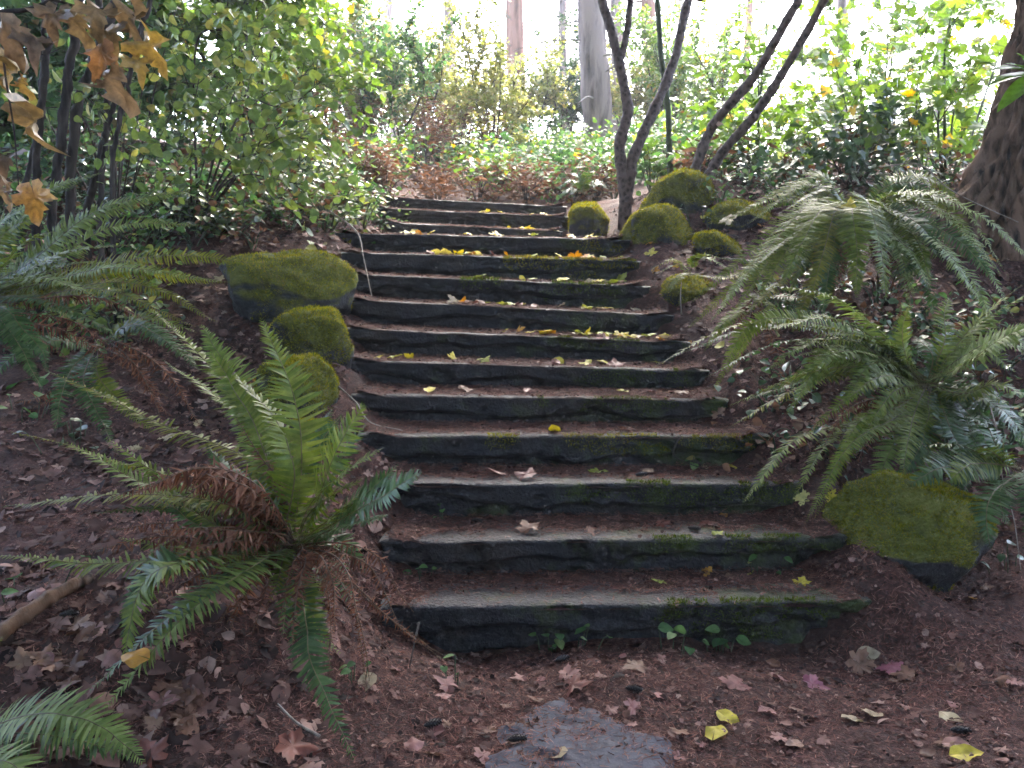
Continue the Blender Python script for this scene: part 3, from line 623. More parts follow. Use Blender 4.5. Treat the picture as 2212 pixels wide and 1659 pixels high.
fern('arching silver and yellow green fern at the left edge below the shrubs', (-95, 660, 4.4), [
    ((60, 570, 4.4), (220, 450, 4.5), (432, 408, 4.6), dict(w=0.17, m=W_, roll=0.35)),
    ((70, 600, 4.3), (240, 490, 4.4), (440, 487, 4.4), dict(w=0.14, m=W_, roll=0.4)),
    ((80, 620, 4.2), (320, 555, 4.1), (562, 572, 4.1), dict(w=0.15, m=Y_, roll=0.6)),
    ((60, 620, 4.1), (260, 578, 4.0), (492, 612, 3.95), dict(w=0.12, m=W_, roll=0.3)),
    ((70, 640, 4.1), (270, 610, 4.0), (475, 692, 3.95), dict(w=0.11, m=Y_, roll=0.4)),
    ((0, 540, 4.3), (90, 420, 4.4), (222, 372, 4.5), dict(w=0.15, m=W_, roll=0.2)),
    ((20, 640, 4.0), (130, 660, 3.9), (260, 740, 3.8), dict(w=0.13, m=D_)),
    ((10, 620, 4.0), (100, 600, 3.9), (200, 640, 3.85), dict(w=0.14, m=W_)),
    ((0, 660, 3.9), (60, 720, 3.8), (110, 800, 3.7), dict(w=0.12, m=D_)),
    ((-40, 560, 4.2), (0, 480, 4.2), (70, 445, 4.2), dict(w=0.14, m=W_)),
    ((30, 600, 4.1), (160, 540, 4.2), (300, 530, 4.2), dict(w=0.12, m='fern')),
    ((50, 650, 4.0), (200, 640, 3.9), (330, 700, 3.9), dict(w=0.12, dead=True)),
    ((40, 690, 4.0), (150, 720, 3.9), (280, 800, 3.85), dict(w=0.12, dead=True)),
])
fern('withered dark fern with browned fronds on the left bank behind the big fern', (215, 745, 4.35), [
    ((300, 700, 4.3), (370, 740, 4.2), (430, 800, 4.1), dict(w=0.13, m=D_)),
    ((290, 690, 4.4), (340, 690, 4.4), (420, 720, 4.4), dict(w=0.12, m='fern')),
    ((300, 760, 4.2), (380, 830, 4.1), (440, 930, 4.0), dict(w=0.12, dead=True)),
    ((280, 780, 4.2), (330, 850, 4.1), (370, 900, 4.0), dict(w=0.12, dead=True)),
    ((150, 800, 4.2), (100, 850, 4.1), (30, 870, 4.0), dict(w=0.13, dead=True)),
    ((160, 790, 4.2), (130, 860, 4.0), (120, 930, 3.9), dict(w=0.12, m=D_)),
    ((180, 820, 4.1), (210, 890, 4.0), (260, 980, 3.8), dict(w=0.11, m=D_)),
    ((120, 740, 4.2), (40, 760, 4.1), (-30, 830, 4.0), dict(w=0.13, m=D_)),
])
fern('large drooping green sword fern on the upper right bank below the big tree', (1850, 500, 5.7), [
    ((1760, 440, 5.55), (1640, 530, 5.3), (1492, 655, 5.1), dict(w=0.15, m='fern')),
    ((1770, 430, 5.5), (1640, 560, 5.1), (1535, 695, 4.9), dict(w=0.17, m=W_, roll=0.2)),
    ((1780, 450, 5.4), (1700, 540, 5.1), (1640, 640, 4.9), dict(w=0.18)),
    ((1790, 440, 5.3), (1735, 520, 5.0), (1690, 615, 4.9), dict(w=0.20, m='fern')),
    ((1810, 450, 5.3), (1780, 540, 5.0), (1752, 640, 4.85), dict(w=0.18, m='fern_yellow')),
    ((1840, 450, 5.2), (1850, 530, 4.95), (1852, 640, 4.8), dict(w=0.20)),
    ((1870, 430, 5.3), (1900, 530, 5.0), (1915, 650, 4.85), dict(w=0.20, m='fern')),
    ((1900, 450, 5.4), (1980, 520, 5.1), (2010, 620, 4.9), dict(w=0.17)),
    ((1920, 460, 5.4), (2040, 540, 5.0), (2120, 660, 4.8), dict(w=0.19, m=W_)),
    ((1930, 420, 5.5), (2080, 500, 5.2), (2190, 690, 4.9), dict(w=0.19, m=W_, roll=-0.2)),
    ((1950, 430, 5.7), (2060, 430, 5.6), (2180, 600, 5.3), dict(w=0.16)),
    ((1930, 390, 5.9), (2020, 390, 5.9), (2080, 450, 5.8), dict(w=0.15)),
    ((1760, 400, 5.9), (1680, 420, 5.8), (1560, 480, 5.7), dict(w=0.15)),
    ((1780, 380, 5.9), (1730, 400, 5.8), (1620, 480, 5.6), dict(w=0.15, m=W_)),
    ((1730, 470, 5.5), (1600, 590, 5.2), (1480, 590, 5.1), dict(w=0.10, m='fern_yellow')),
    ((1900, 500, 5.2), (1990, 560, 5.0), (1940, 600, 4.95), dict(w=0.16, m=W_)),
    ((1830, 490, 5.2), (1810, 580, 5.0), (1800, 660, 4.95), dict(w=0.12, dead=True)),
    ((1880, 500, 5.2), (1950, 590, 5.0), (1970, 660, 4.95), dict(w=0.12, dead=True)),
    ((1880, 470, 5.3), (1940, 540, 5.05), (1975, 640, 4.9), dict(w=0.18, m=W_)),
    ((1920, 470, 5.3), (2080, 580, 5.0), (2160, 730, 4.8), dict(w=0.18, m=W_)),
    ((1800, 470, 5.4), (1690, 600, 5.1), (1610, 680, 4.95), dict(w=0.15, m='fern_yellow')),
], dup=2)
fern('pale silver green sword fern spreading over the right bank beside the middle steps', (2000, 830, 4.35), [
    ((1930, 760, 4.3), (1800, 690, 4.2), (1640, 712, 4.1), dict(w=0.17, m=W_, roll=0.25)),
    ((1900, 780, 4.3), (1760, 740, 4.2), (1655, 800, 4.1), dict(w=0.13, m=W_, roll=0.2)),
    ((1900, 770, 4.2), (1790, 770, 4.05), (1700, 895, 3.95), dict(w=0.16, m=W_, roll=0.1)),
    ((1880, 800, 4.2), (1740, 830, 4.1), (1580, 920, 4.0), dict(w=0.16, m='fern_yellow', roll=0.5)),
    ((1890, 740, 4.4), (1620, 700, 4.3), (1392, 802, 4.2), dict(w=0.14, m='fern_yellow', roll=0.4)),
    ((1860, 730, 4.4), (1640, 690, 4.3), (1542, 842, 4.2), dict(w=0.13, m='fern')),
    ((1900, 900, 4.2), (1720, 950, 4.0), (1602, 1090, 3.85), dict(w=0.17, m='fern', roll=0.35)),
    ((1940, 900, 4.1), (1840, 960, 3.95), (1760, 1120, 3.8), dict(w=0.12, m='fern_yellow', roll=0.2)),
    ((1960, 900, 4.1), (1920, 980, 3.95), (1880, 1080, 3.85), dict(w=0.16, m=W_)),
    ((2000, 900, 4.1), (1990, 960, 3.95), (1940, 1040, 3.85), dict(w=0.16, m=D_)),
    ((2080, 880, 4.2), (2130, 960, 4.0), (2150, 1050, 3.9), dict(w=0.18, m=D_)),
    ((2080, 850, 4.2), (2180, 900, 4.0), (2260, 1020, 3.9), dict(w=0.18, m=D_)),
    ((2060, 760, 4.3), (2130, 690, 4.3), (2230, 625, 4.2), dict(w=0.18, m=W_, roll=-0.4)),
    ((2080, 770, 4.2), (2170, 730, 4.1), (2260, 780, 4.0), dict(w=0.18, m=W_)),
    ((2060, 800, 4.1), (2150, 740, 3.9), (2230, 700, 3.8), dict(w=0.2, m=W_, roll=0.3)),
    ((2040, 740, 4.3), (2040, 680, 4.4), (2050, 640, 4.5), dict(w=0.12, m='fern')),
    ((1960, 780, 4.2), (1950, 710, 4.2), (1965, 660, 4.2), dict(w=0.10, m='fern')),
    ((1920, 820, 4.1), (1850, 840, 4.0), (1745, 940, 3.9), dict(w=0.12, m='fern')),
    ((1950, 900, 4.1), (1880, 950, 4.0), (1850, 1000, 3.95), dict(w=0.12, dead=True)),
    ((1900, 860, 4.2), (1780, 900, 4.1), (1690, 1000, 4.0), dict(w=0.12, dead=True)),
    ((2050, 920, 4.0), (2080, 1000, 3.9), (2060, 1080, 3.8), dict(w=0.14, m=D_)),
    ((1920, 790, 4.25), (1840, 750, 4.2), (1720, 770, 4.1), dict(w=0.13, m='fern')),
    ((2080, 850, 4.1), (2150, 830, 4.0), (2230, 860, 3.9), dict(w=0.15, m='fern')),
], dup=2)
fern('small fern with brown withered fronds between the two right bank ferns', (1640, 640, 5.3), [
    ((1610, 660, 5.2), (1560, 700, 5.1), (1520, 760, 5.0), dict(w=0.10, m='fern')),
    ((1640, 640, 5.2), (1660, 660, 5.0), (1680, 730, 4.9), dict(w=0.12, m='fern')),
    ((1680, 640, 5.2), (1740, 650, 5.1), (1800, 690, 5.0), dict(w=0.12, m=D_)),
    ((1620, 680, 5.1), (1600, 760, 5.0), (1590, 830, 4.9), dict(w=0.10, dead=True)),
    ((1660, 700, 5.1), (1690, 790, 4.9), (1700, 860, 4.8), dict(w=0.12, dead=True)),
])
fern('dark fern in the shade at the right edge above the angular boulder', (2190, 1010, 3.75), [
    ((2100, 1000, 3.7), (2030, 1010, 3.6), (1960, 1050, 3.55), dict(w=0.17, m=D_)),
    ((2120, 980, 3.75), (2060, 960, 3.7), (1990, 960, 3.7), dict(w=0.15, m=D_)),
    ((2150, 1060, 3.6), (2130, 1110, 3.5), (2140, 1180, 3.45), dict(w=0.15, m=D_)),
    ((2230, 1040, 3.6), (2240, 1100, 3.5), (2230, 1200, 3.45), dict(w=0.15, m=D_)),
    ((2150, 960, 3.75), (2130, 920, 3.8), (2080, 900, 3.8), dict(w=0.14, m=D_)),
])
fern('small fern on the slope below the leaning saplings by the upper steps', (1490, 590, 5.9), [
    ((1470, 570, 5.9), (1450, 562, 5.8), (1405, 580, 5.8), dict(w=0.08, m='fern_yellow')),
    ((1500, 560, 5.9), (1530, 560, 5.8), (1590, 590, 5.7), dict(w=0.10, m='fern')),
    ((1480, 590, 5.8), (1460, 600, 5.7), (1440, 630, 5.7), dict(w=0.08, m='fern')),
])
fern('small dark evergreen fern at the foot of the forked sapling', (1262, 415, 9.2), [
    ((1250, 395, 9.1), (1230, 390, 9.0), (1205, 405, 9.0), dict(w=0.13, m=D_)), ((1265, 390, 9.1), (1270, 375, 9.0), (1285, 370, 9.0), dict(w=0.13, m=D_)),
    ((1245, 410, 9.0), (1225, 412, 9.0), (1205, 430, 9.0), dict(w=0.13, m=D_)), ((1275, 400, 9.0), (1295, 395, 9.0), (1315, 410, 9.0), dict(w=0.13, m=D_)),
    ((1260, 400, 9.0), (1250, 380, 9.0), (1235, 375, 9.0), dict(w=0.13, m=D_))])

# ------------------------------------------------------------------ trees and saplings with stems in view
def stem_path(px): return np.array([P(*q) for q in px])
def sapling(label, stems, mat, name='sapling', wob=0.012, seed=0, part='trunk'):
    b = P(*stems[0][0][0]); b2 = (b[0], b[1], float(terrain(b[0], b[1])) - 0.02)
    o = thing(name, label, 'sapling', b2)
    for k, (pts, r0, r1) in enumerate(stems):
        p = stem_path(pts); ext = p[-1] + (p[-1] - p[-2]) * 1.2; p = np.concatenate([p, [ext]])
        NS = 130; c = smooth_path(p, NS); c = c + wob * fbm(np.linspace(0, 9, NS)[:, None] * [1, 1.1, 0.9] + seed * 7 + k * 31, seed, 3)[:, None] * np.array([1, 0.4, 0.2]) * np.linspace(0, 1, NS)[:, None] ** 0.3
        if k == 0 or pts[0] == stems[0][0][0]: c[0, 2] = b2[2] - 0.05
        mb = MB(); tube(mb, c, np.linspace(r0, r1, NS) * (1 + 0.22 * fbm(np.linspace(0, 22, NS)[:, None] * [1, 1, 1], seed + k, 3)), 14, 0.2, seed)
        build(part if k == 0 else 'stem', mb, M[mat], o)
    return o
d0 = 7.9
fork = sapling('slender dark sapling forking low into two stems behind the small round boulder',
    [(((1350, 445, d0), (1348, 380, d0), (1338, 315, d0), (1356, 240, d0), (1345, 170, d0), (1332, 110, d0), (1300, 0, d0)), 0.058, 0.036),
     (((1352, 440, d0), (1368, 340, d0), (1412, 240, d0 + .1), (1450, 150, d0 + .2), (1488, 0, d0 + .3)), 0.056, 0.034),
     (((1338, 140, d0), (1354, 70, d0), (1362, 0, d0)), 0.032, 0.025)], 'bark_smooth', seed=1)
sapling('thin straight green stemmed sapling behind the pointed boulder', [(((1450, 402, 8.6), (1446, 320, 8.6), (1442, 220, 8.6), (1428, 120, 8.6), (1420, 0, 8.6)), 0.032, 0.024)], 'bark_green', seed=2)
sapling('left of two dark saplings leaning right above the pointed boulder', [(((1500, 372, 7.7), (1530, 290, 7.7), (1560, 245, 7.6), (1625, 170, 7.5), (1668, 100, 7.4), (1725, 0, 7.3)), 0.045, 0.032)], 'bark_smooth', seed=3)
sapling('right of two dark saplings leaning right above the pointed boulder', [(((1525, 392, 7.5), (1560, 330, 7.5), (1625, 255, 7.4), (1690, 160, 7.3), (1782, 0, 7.1)), 0.045, 0.03)], 'bark_smooth', seed=4)
# dark clump at the far left
for i, (x0, y0, x1, y1, r) in enumerate([(110, 420, 165, 60, .055), (150, 430, 215, 40, .06), (185, 430, 235, 100, .05), (75, 430, 120, 90, .045), (215, 430, 260, 130, .035), (40, 420, 95, 120, .04), (240, 420, 300, 190, .03)]):
    d = 5.3 + 0.35 * (i % 3)
    sapling(['third', 'fourth', 'fifth', 'second', 'sixth', 'first', 'seventh'][i] + ' from the left of the dark stems in the left thicket', [(((x0, y0 + 40, d), ((x0 + x1) / 2 - 22 * math.sin(i * 2.3), (y0 + y1) / 2, d), (x1 + 25 * math.sin(i * 1.9), y1, d)), r * 0.55, r * 0.4)], 'bark_dark', name='shrub_stem', seed=20 + i, wob=0.03)['group'] = 'dark stems in the left thicket'
# rugged tree at the right edge
tb = P(2318, 470, 6.2); ctrx, ctry = tb[0], tb[1]
tree = thing('rugged_tree', 'massive rugged brown tree trunk with flared roots at the right edge', 'tree', (ctrx, ctry, tb[2] - 0.35))
nh, na = 170, 280; hs = np.concatenate([np.linspace(-1.3, 1.9, 130), np.linspace(1.98, 6.5, 40)]); th = np.linspace(0, 2 * math.pi, na, endpoint=False)
HH, TH_ = np.meshgrid(hs, th, indexing='ij')
rad = 0.40 + 0.50 * np.exp(-np.maximum(HH + 0.25, 0.0) / 0.68) * (0.75 + 0.35 * np.cos(TH_ * 3 - math.pi * 3) + 0.75 * np.exp(-((((TH_ - math.pi * 1.05 + math.pi) % (2 * math.pi)) - math.pi) / 0.5) ** 2))
pp = np.stack([np.cos(TH_) * 2.2, np.sin(TH_) * 2.2, HH * 0.9], -1)
rad = rad * (1 + 0.10 * fbm(pp * 1.2, 31, 3)) - 0.20 * np.abs(fbm(pp * np.array([5.5, 5.5, 1.6]), 37, 5)) - 0.07 * np.abs(fbm(pp * np.array([14, 14, 5]), 39, 3)) + 0.09 * np.abs(fbm(pp * np.array([2.6, 2.6, 1.4]), 33, 3)) + 0.03 * fbm(pp * np.array([6, 6, 3.2]), 35, 3)
V = np.stack([ctrx + np.cos(TH_) * rad, ctry + np.sin(TH_) * rad * 0.9, tb[2] + HH], -1)
i = np.arange(nh - 1)[:, None] * na; j = np.arange(na)[None]
mb = MB(); mb.add(V, None, np.stack([i + j, i + (j + 1) % na, i + na + (j + 1) % na, i + na + j], -1)); build('trunk', mb, M['bark_big'], tree)

# ------------------------------------------------------------------ leafy shrubs
def leaf_slots(paths, per_m, out_up=0.3, droop=0.5, jit=0.03):
    pos, dr = [], []
    for c in paths:
        L = np.linalg.norm(np.diff(c, axis=0), axis=1).sum(); n = max(2, int(L * per_m)); u = np.linspace(0.15, 1, n) * (len(c) - 1)
        i = np.clip(u.astype(int), 0, len(c) - 2); f = (u - i)[:, None]; p = c[i] * (1 - f) + c[i + 1] * f; T = nrm(c[i + 1] - c[i])
        side = nrm(np.cross(T, rng.normal(0, 1, (n, 3))))
        d = side + T * 0.6; d[:, 2] += out_up - droop * rng.random(n)
        pos.append(p + rng.normal(0, jit, p.shape)); dr.append(nrm(d))
    return np.concatenate(pos), np.concatenate(dr)
def shrub(name, label, cat, base, tips, mat, tmpls, size, n_obj, per_m=26, stem_r=0.012, stem_mat='bark_dark', twigs=5, twig_len=0.35, arch=0.25, group=None, key='leaf', leafup=1.0, droop=0.5, back=0.35):
    base = np.asarray(base, float); o = thing(name, label, cat, tuple(base), group)
    paths = []
    for t in tips:
        t = np.asarray(t, float); b = base + rng.normal(0, 0.04, 3) * [1, 1, 0]; b[2] = base[2] - 0.03
        m = b * 0.5 + t * 0.5; L = np.linalg.norm(t - b); m = m + rng.normal(0, 0.08, 3) * L; m[2] += arch * L * rng.uniform(0.5, 1.2)
        c = smooth_path([b, m, t], 22); mb = MB(); r = stem_r * rng.uniform(0.7, 1.2)
        tube(mb, c, np.linspace(r, r * 0.3, 22), 6)
        for k in range(twigs):
            u = rng.uniform(0.35, 1.0); p = c[int(u * 21)]; T = nrm(c[min(21, int(u * 21) + 1)] - c[max(0, int(u * 21) - 1)])
            d = nrm(nrm(rng.normal(0, 1, 3)) + T * 0.8 + np.array([0, 0, 0.25])); ln = twig_len * rng.uniform(0.5, 1.3)
            q = smooth_path([p, p + d * ln * 0.5 + [0, 0, 0.03], p + d * ln - [0, 0, 0.06 * ln]], 8); tube(mb, q, np.linspace(r * 0.35, r * 0.12, 8), 4, cap=False); paths.append(q)
        paths.append(c[10:]); build('stem', mb, M[stem_mat], o)
    pos, d = leaf_slots(paths, per_m, droop=droop)
    n = len(pos); nn = rng.normal(0, 0.45, (n, 3)); nn[:, 2] += leafup; nn[:, 1] -= back; R = frames(d, nn); s = size * rng.uniform(0.6, 1.25, n)
    order = np.argsort(pos[:, 1] - rng.random(n) * 0.6); ob = order[:n_obj]; rest = order[n_obj:]
    for k, i in enumerate(ob): place('leaf', leaf_mesh(key + str(k % len(tmpls)), tmpls[k % len(tmpls)], M[mat]), o, pos[i], R[i], s[i])
    if len(rest):
        mb = MB()
        for g in range(len(tmpls)):
            ii = rest[g::len(tmpls)]; inst(mb, tmpls[g], pos[ii], R[ii], s[ii])
        build('foliage', mb, M[mat], o, kind='stuff')
    return o
def on_ground(px, py):
    h = hit(px, py); return h
def gpt(x, y): return np.array([x, y, float(terrain(x, y))])
# yellow green shrub left of the steps
b = P(420, 400, 6.6); b[2] = terrain(b[0], b[1])
shrub('hazel_shrub', 'yellow green broadleaf shrub arching over the left bank toward the steps', 'shrub', b,
      [P(*q) for q in [(700, 170, 6.0), (640, 60, 6.4), (720, 300, 6.2), (600, 230, 5.6), (560, 120, 6.0), (660, 400, 5.9), (560, 330, 5.6), (480, 60, 6.2), (620, 20, 6.8), (430, 170, 5.6), (520, 200, 6.4), (600, 440, 5.8), (690, 250, 5.6)]],
      'hazel', T_OVATE, 0.082, 300, 22, 0.009, twigs=7, twig_len=0.42, key='broad_leaf', leafup=0.6)
b = P(250, 430, 6.2); b[2] = terrain(b[0], b[1])
shrub('hazel_shrub', 'green broadleaf shrub growing through the dark stems at the far left', 'shrub', b,
      [P(*q) for q in [(330, 60, 5.8), (250, 130, 5.6), (380, 240, 5.6), (150, 170, 5.4), (60, 230, 5.4), (300, 320, 5.4), (420, 330, 5.8), (20, 120, 5.8), (380, 20, 6.4), (200, 20, 6.2)]],
      'hazel', T_OVATE, 0.078, 220, 12, 0.008, twigs=6, twig_len=0.45, key='broad_leaf', leafup=0.6)
b = P(560, 330, 9.5); b[2] = terrain(b[0], b[1])
shrub('leafy_shrub', 'pale green shrub thicket behind the yellow green shrub at the upper left', 'shrub', b,
      [P(*q) for q in [(420, -40, 9.0), (520, 40, 9.2), (620, 90, 9.5), (700, 160, 10), (470, 120, 9), (350, 60, 8.6), (740, 60, 10.5), (800, 150, 10.5), (250, -30, 8.5), (640, -60, 10), (560, -20, 9)]],
      'maple', T_OVATE_S, 0.11, 150, 40, 0.018, twigs=13, twig_len=0.7, key='small_leaf')
b = P(130, 330, 9.0); b[2] = terrain(b[0], b[1])
shrub('leafy_shrub', 'dark leafy thicket filling the upper left corner behind the golden maple leaves', 'shrub', b,
      [P(*q) for q in [(20, 60, 8.2), (100, -20, 8.4), (180, 60, 8.6), (60, 180, 8.4), (250, 110, 8.6), (330, 180, 8.8), (-60, 60, 8), (300, 10, 8.6), (150, 230, 8.4), (420, 220, 8.8), (0, 280, 8.0), (230, 260, 8.2)]],
      'bramble', T_OVATE_S, 0.11, 120, 62, 0.02, twigs=16, twig_len=0.75, key='small_leaf')
# young maples on the right
for lab, bp, tips, no in [
    ('bright green young maple with backlit leaves beside the leaning saplings', (1640, 360, 8.6), [(1560, 200, 8.4), (1640, 120, 8.6), (1700, 250, 8.2), (1600, 300, 8.2), (1740, 150, 8.6), (1660, 20, 8.8), (1540, 270, 8.8)], 190),
    ('tall young maple with spreading green leaves in the middle of the right bank', (1850, 370, 8.2), [(1780, 60, 8.4), (1850, 130, 8.0), (1920, 40, 8.4), (1800, 220, 7.8), (1930, 200, 8.0), (1860, 280, 7.8), (1730, 300, 8.0), (1990, 120, 8.2), (1980, 260, 8.0)], 240),
    ('young maple with a few yellow leaves left of the rugged tree trunk', (2050, 370, 7.6), [(2000, 60, 7.6), (2080, 20, 7.8), (2120, 130, 7.4), (2040, 180, 7.4), (1960, 250, 7.2), (2090, 260, 7.2), (2000, 310, 7.2), (2180, 60, 8)], 220),
    ('low maple seedling with pale leaves behind the thin green stemmed sapling', (1480, 370, 9.6), [(1400, 320, 9.4), (1450, 280, 9.6), (1520, 290, 9.4), (1560, 330, 9.2), (1490, 330, 9.0), (1420, 370, 9.2)], 120)]:
    b = P(*bp); b[2] = terrain(b[0], b[1])
    shrub('young_maple', lab, 'young tree', b, [P(*q) for q in tips], 'maple', T_MAPLE_S, 0.125, no, 13, 0.013, 'bark_green', twigs=6, twig_len=0.55, arch=0.08, key='lobed_leaf', leafup=1.1)
b = P(1900, 330, 11.5); b[2] = terrain(b[0], b[1])
shrub('leafy_shrub', 'dense green shrub thicket behind the young maples on the right', 'shrub', b,
      [P(*q) for q in [(1700, 120, 11), (1780, 0, 11.5), (1860, 180, 11), (1950, 60, 11.5), (2050, 150, 11.5), (2120, 0, 12), (1650, 260, 11), (1760, 270, 10.6), (2000, 290, 10.6), (1900, -30, 12), (2180, 180, 11), (1600, 320, 10.8), (2100, 300, 10)]],
      'maple', T_MAPLE_S, 0.13, 100, 24, 0.02, 'bark_green', twigs=9, twig_len=0.7, key='lobed_leaf')
b = P(1830, 385, 7.7); b[2] = terrain(b[0], b[1])
shrub('ivy_shrub', 'dark glossy ivy mound below the young maples on the right bank', 'ivy', b,
      [P(*q) for q in [(1760, 360, 7.4), (1830, 340, 7.4), (1900, 350, 7.3), (1780, 320, 7.6), (1950, 330, 7.4), (1880, 300, 7.6), (1980, 240, 7.4), (1930, 270, 7.5), (1700, 380, 7.4)]],
      'ivy', T_IVY, 0.10, 140, 24, 0.008, twigs=5, twig_len=0.3, key='ivy_leaf')
# golden maple branch hanging in at the upper left
br = thing('maple_branch', 'overhanging maple branch with golden brown withered leaves at the upper left corner', 'branch', tuple(P(-60, 60, 3.2)))
for k, (pts, r0) in enumerate([([(-80, 35, 3.2), (0, 26, 3.2), (70, 18, 3.2), (150, -20, 3.2), (260, -60, 3.2)], 0.011), ([(120, 0, 3.2), (190, 20, 3.2), (260, 20, 3.15), (330, 60, 3.1)], 0.005),
                               ([(0, 26, 3.2), (10, 150, 3.1), (30, 280, 3.1), (40, 400, 3.05)], 0.005), ([(190, 20, 3.2), (225, 90, 3.1), (250, 150, 3.1)], 0.004), ([(0, 110, 3.2), (60, 105, 3.2), (95, 118, 3.2), (130, 105, 3.2)], 0.003)]):
    mb = MB(); tube(mb, smooth_path(stem_path(pts), 24), np.linspace(r0, r0 * 0.4, 24), 7); build('twig', mb, M['bark_dark'], br)
BIGM = [maple(s + 40, 0.3 + 0.15 * (s % 3), 0.3 + 0.2 * (s % 2), 0.75) for s in range(6)]
for k, (x, y, s, a, m) in enumerate([(28, 60, .15, 10, 0), (175, 22, .13, -15, 0), (215, 10, .14, 5, 0), (275, 5, .14, 10, 0), (225, 50, .13, 20, 0), (318, 66, .16, 8, 0), (225, 108, .12, -10, 0), (250, 155, .15, 6, 0), (282, 120, .11, 25, 0),
                              (40, 225, .17, 15, 0), (10, 320, .14, 8, 0), (18, 395, .10, -12, 0), (62, 402, .14, 12, 0), (52, 170, .07, 0, 0), (70, 80, .13, 20, 0), (0, 120, .15, -5, 0), (120, 5, .14, -8, 0)]):
    p = P(x, y, 3.1 + 0.05 * math.sin(k * 2.1)); an = math.radians(a)
    d = np.array([math.sin(an), -0.25 + 0.3 * math.sin(k * 1.7), -math.cos(an)]); n_ = np.array([math.sin(k * 3.3) * 0.6, -1.0, 0.5])
    place('leaf', leaf_mesh('hanging_leaf' + str(k % 6), BIGM[k % 6], M['gold']), br, p, frames(d, n_), s)
# evergreen leaves reaching in at the right edge
rb = thing('rhododendron_branch', 'glossy evergreen leaf spray reaching in at the right edge', 'branch', tuple(P(2290, 170, 4.0)))
mb = MB(); tube(mb, smooth_path(stem_path([(2420, 210, 4.1), (2290, 175, 4.0), (2240, 165, 3.95)]), 12), 0.006, 6); build('twig', mb, M['bark_green'], rb)
TLONG = [ovate(s + 70, 0.15, 0.25, 0.15, 0.03, 9) for s in range(3)]
for k, (x0, y0, x1, y1) in enumerate([(2240, 160, 2142, 162), (2240, 160, 2155, 225), (2245, 165, 2175, 120), (2240, 160, 2205, 100), (2245, 165, 2225, 240), (2250, 160, 2140, 130)]):
    a, b = P(x0, y0, 3.95), P(x1, y1, 3.85); place('leaf', leaf_mesh('long_leaf' + str(k % 3), TLONG[k % 3], M['rhodo']), rb, a, frames(b - a, np.array([0.1, -0.4, 1.0])), np.linalg.norm(b - a))

# ------------------------------------------------------------------ low undergrowth
def trailing(name, label, cat, p, n, mat, tm_, size, spread, group, h=0.12, n_obj=None, key='tl'):
    o = thing(name, label, cat, tuple(p), group)
    ps = np.tile(p, (n, 1)) + np.stack([rng.normal(0, spread, n), rng.normal(0, spread, n), np.zeros(n)], -1)
    sz_, ks_ = surface(ps[:, 0], ps[:, 1]); up_ = (ks_ > 0) & (sz_ > p[2] + 0.08)   # a leaf over the next step stays at the foot of its riser
    ps[:, 1] = np.where(up_, p[1] - 0.02, ps[:, 1]); ps[:, 2] = np.where(up_, p[2], sz_) + rng.uniform(0.02, h, n)
    a = rng.uniform(0, 6.28, n); d = np.stack([np.cos(a), np.sin(a) - 0.2, rng.normal(-0.15, 0.25, n)], -1); nn = rng.normal(0, 0.35, (n, 3)); nn[:, 2] += 1; nn[:, 1] -= 0.4
    R = frames(d, nn); s = size * rng.uniform(0.6, 1.3, n); mb = MB()
    for i in range(n):
        q = ps[i].copy(); g = np.array([q[0] * 0.7 + p[0] * 0.3, q[1] * 0.7 + p[1] * 0.3, float(terrain(q[0] * 0.7 + p[0] * 0.3, q[1] * 0.7 + p[1] * 0.3))])
        tube(mb, smooth_path([g, (g + q) / 2 + [0, 0, 0.02], q], 5), 0.0016 + 0.0002 * p[1], 4, cap=False)
    build('stem', mb, M['bark_green'], o, kind='stuff')
    no = n if n_obj is None else min(n, n_obj)
    for i in range(no): place('leaf', leaf_mesh(key + str(i % len(tm_)), tm_[i % len(tm_)], M[mat]), o, ps[i], R[i], s[i])
    if no < n:
        mb = MB()
        for g in range(len(tm_)):
            ii = np.arange(no, n)[g::len(tm_)]; inst(mb, tm_[g], ps[ii], R[ii], s[ii])
        build('foliage', mb, M[mat], o, kind='stuff')
    return o
def region(poly_fn, n, tries=4000):
    out = []
    while len(out) < n and tries:
        tries -= 1; q = poly_fn(); h = hit(*q)
        if h is not None: out.append(h)
    return out
# ivy and bramble on the left bank beside the upper steps
for k, p in enumerate(region(lambda: (lambda t: (420 + 400 * t + rng.normal(0, 25), 330 + 120 * t + rng.uniform(-70, 60)))(rng.random()), 60)):
    trailing('trailing_bramble', 'low trailing bramble with small green leaves on the left bank ' + ('beside the top steps' if p[1] > 8 else 'beside the upper steps' if p[0] > -2 else 'under the yellow green shrub'), 'bramble', p, 20, 'bramble', T_OVATE_S, 0.055, 0.22, 'brambles on the left bank', 0.16, 12, 'bramble_leaf')
for k, p in enumerate(region(lambda: (rng.uniform(0, 400), rng.uniform(400, 520)), 12)):
    trailing('trailing_bramble', 'dark ivy patch under the shrubs at the left edge', 'ivy', p, 18, 'ivy', T_OVATE_S, 0.06, 0.25, 'ivy under the left shrubs', 0.2, 10, 'ivy_small')
for lab, q, n, m, sz in [('broad leaved green weed at the left edge above the fallen branch', (40, 900), 12, 'bramble', 0.075), ('pale green bramble clump at the left edge below the arching fern', (60, 730), 12, 'bramble', 0.085),
                      ('bramble sprig between the two left ferns', (215, 770), 9, 'bramble', 0.085), ('round leaved seedling cluster at the lower left edge', (25, 1290), 5, 'bramble', 0.075),
                      ('dark weed patch left of the big fern', (170, 960), 10, 'ivy', 0.06)]:
    trailing('weed', lab, 'weed', hit(*q), n, m, T_OVATE, sz, 0.15, None, 0.14, key='weed_leaf')
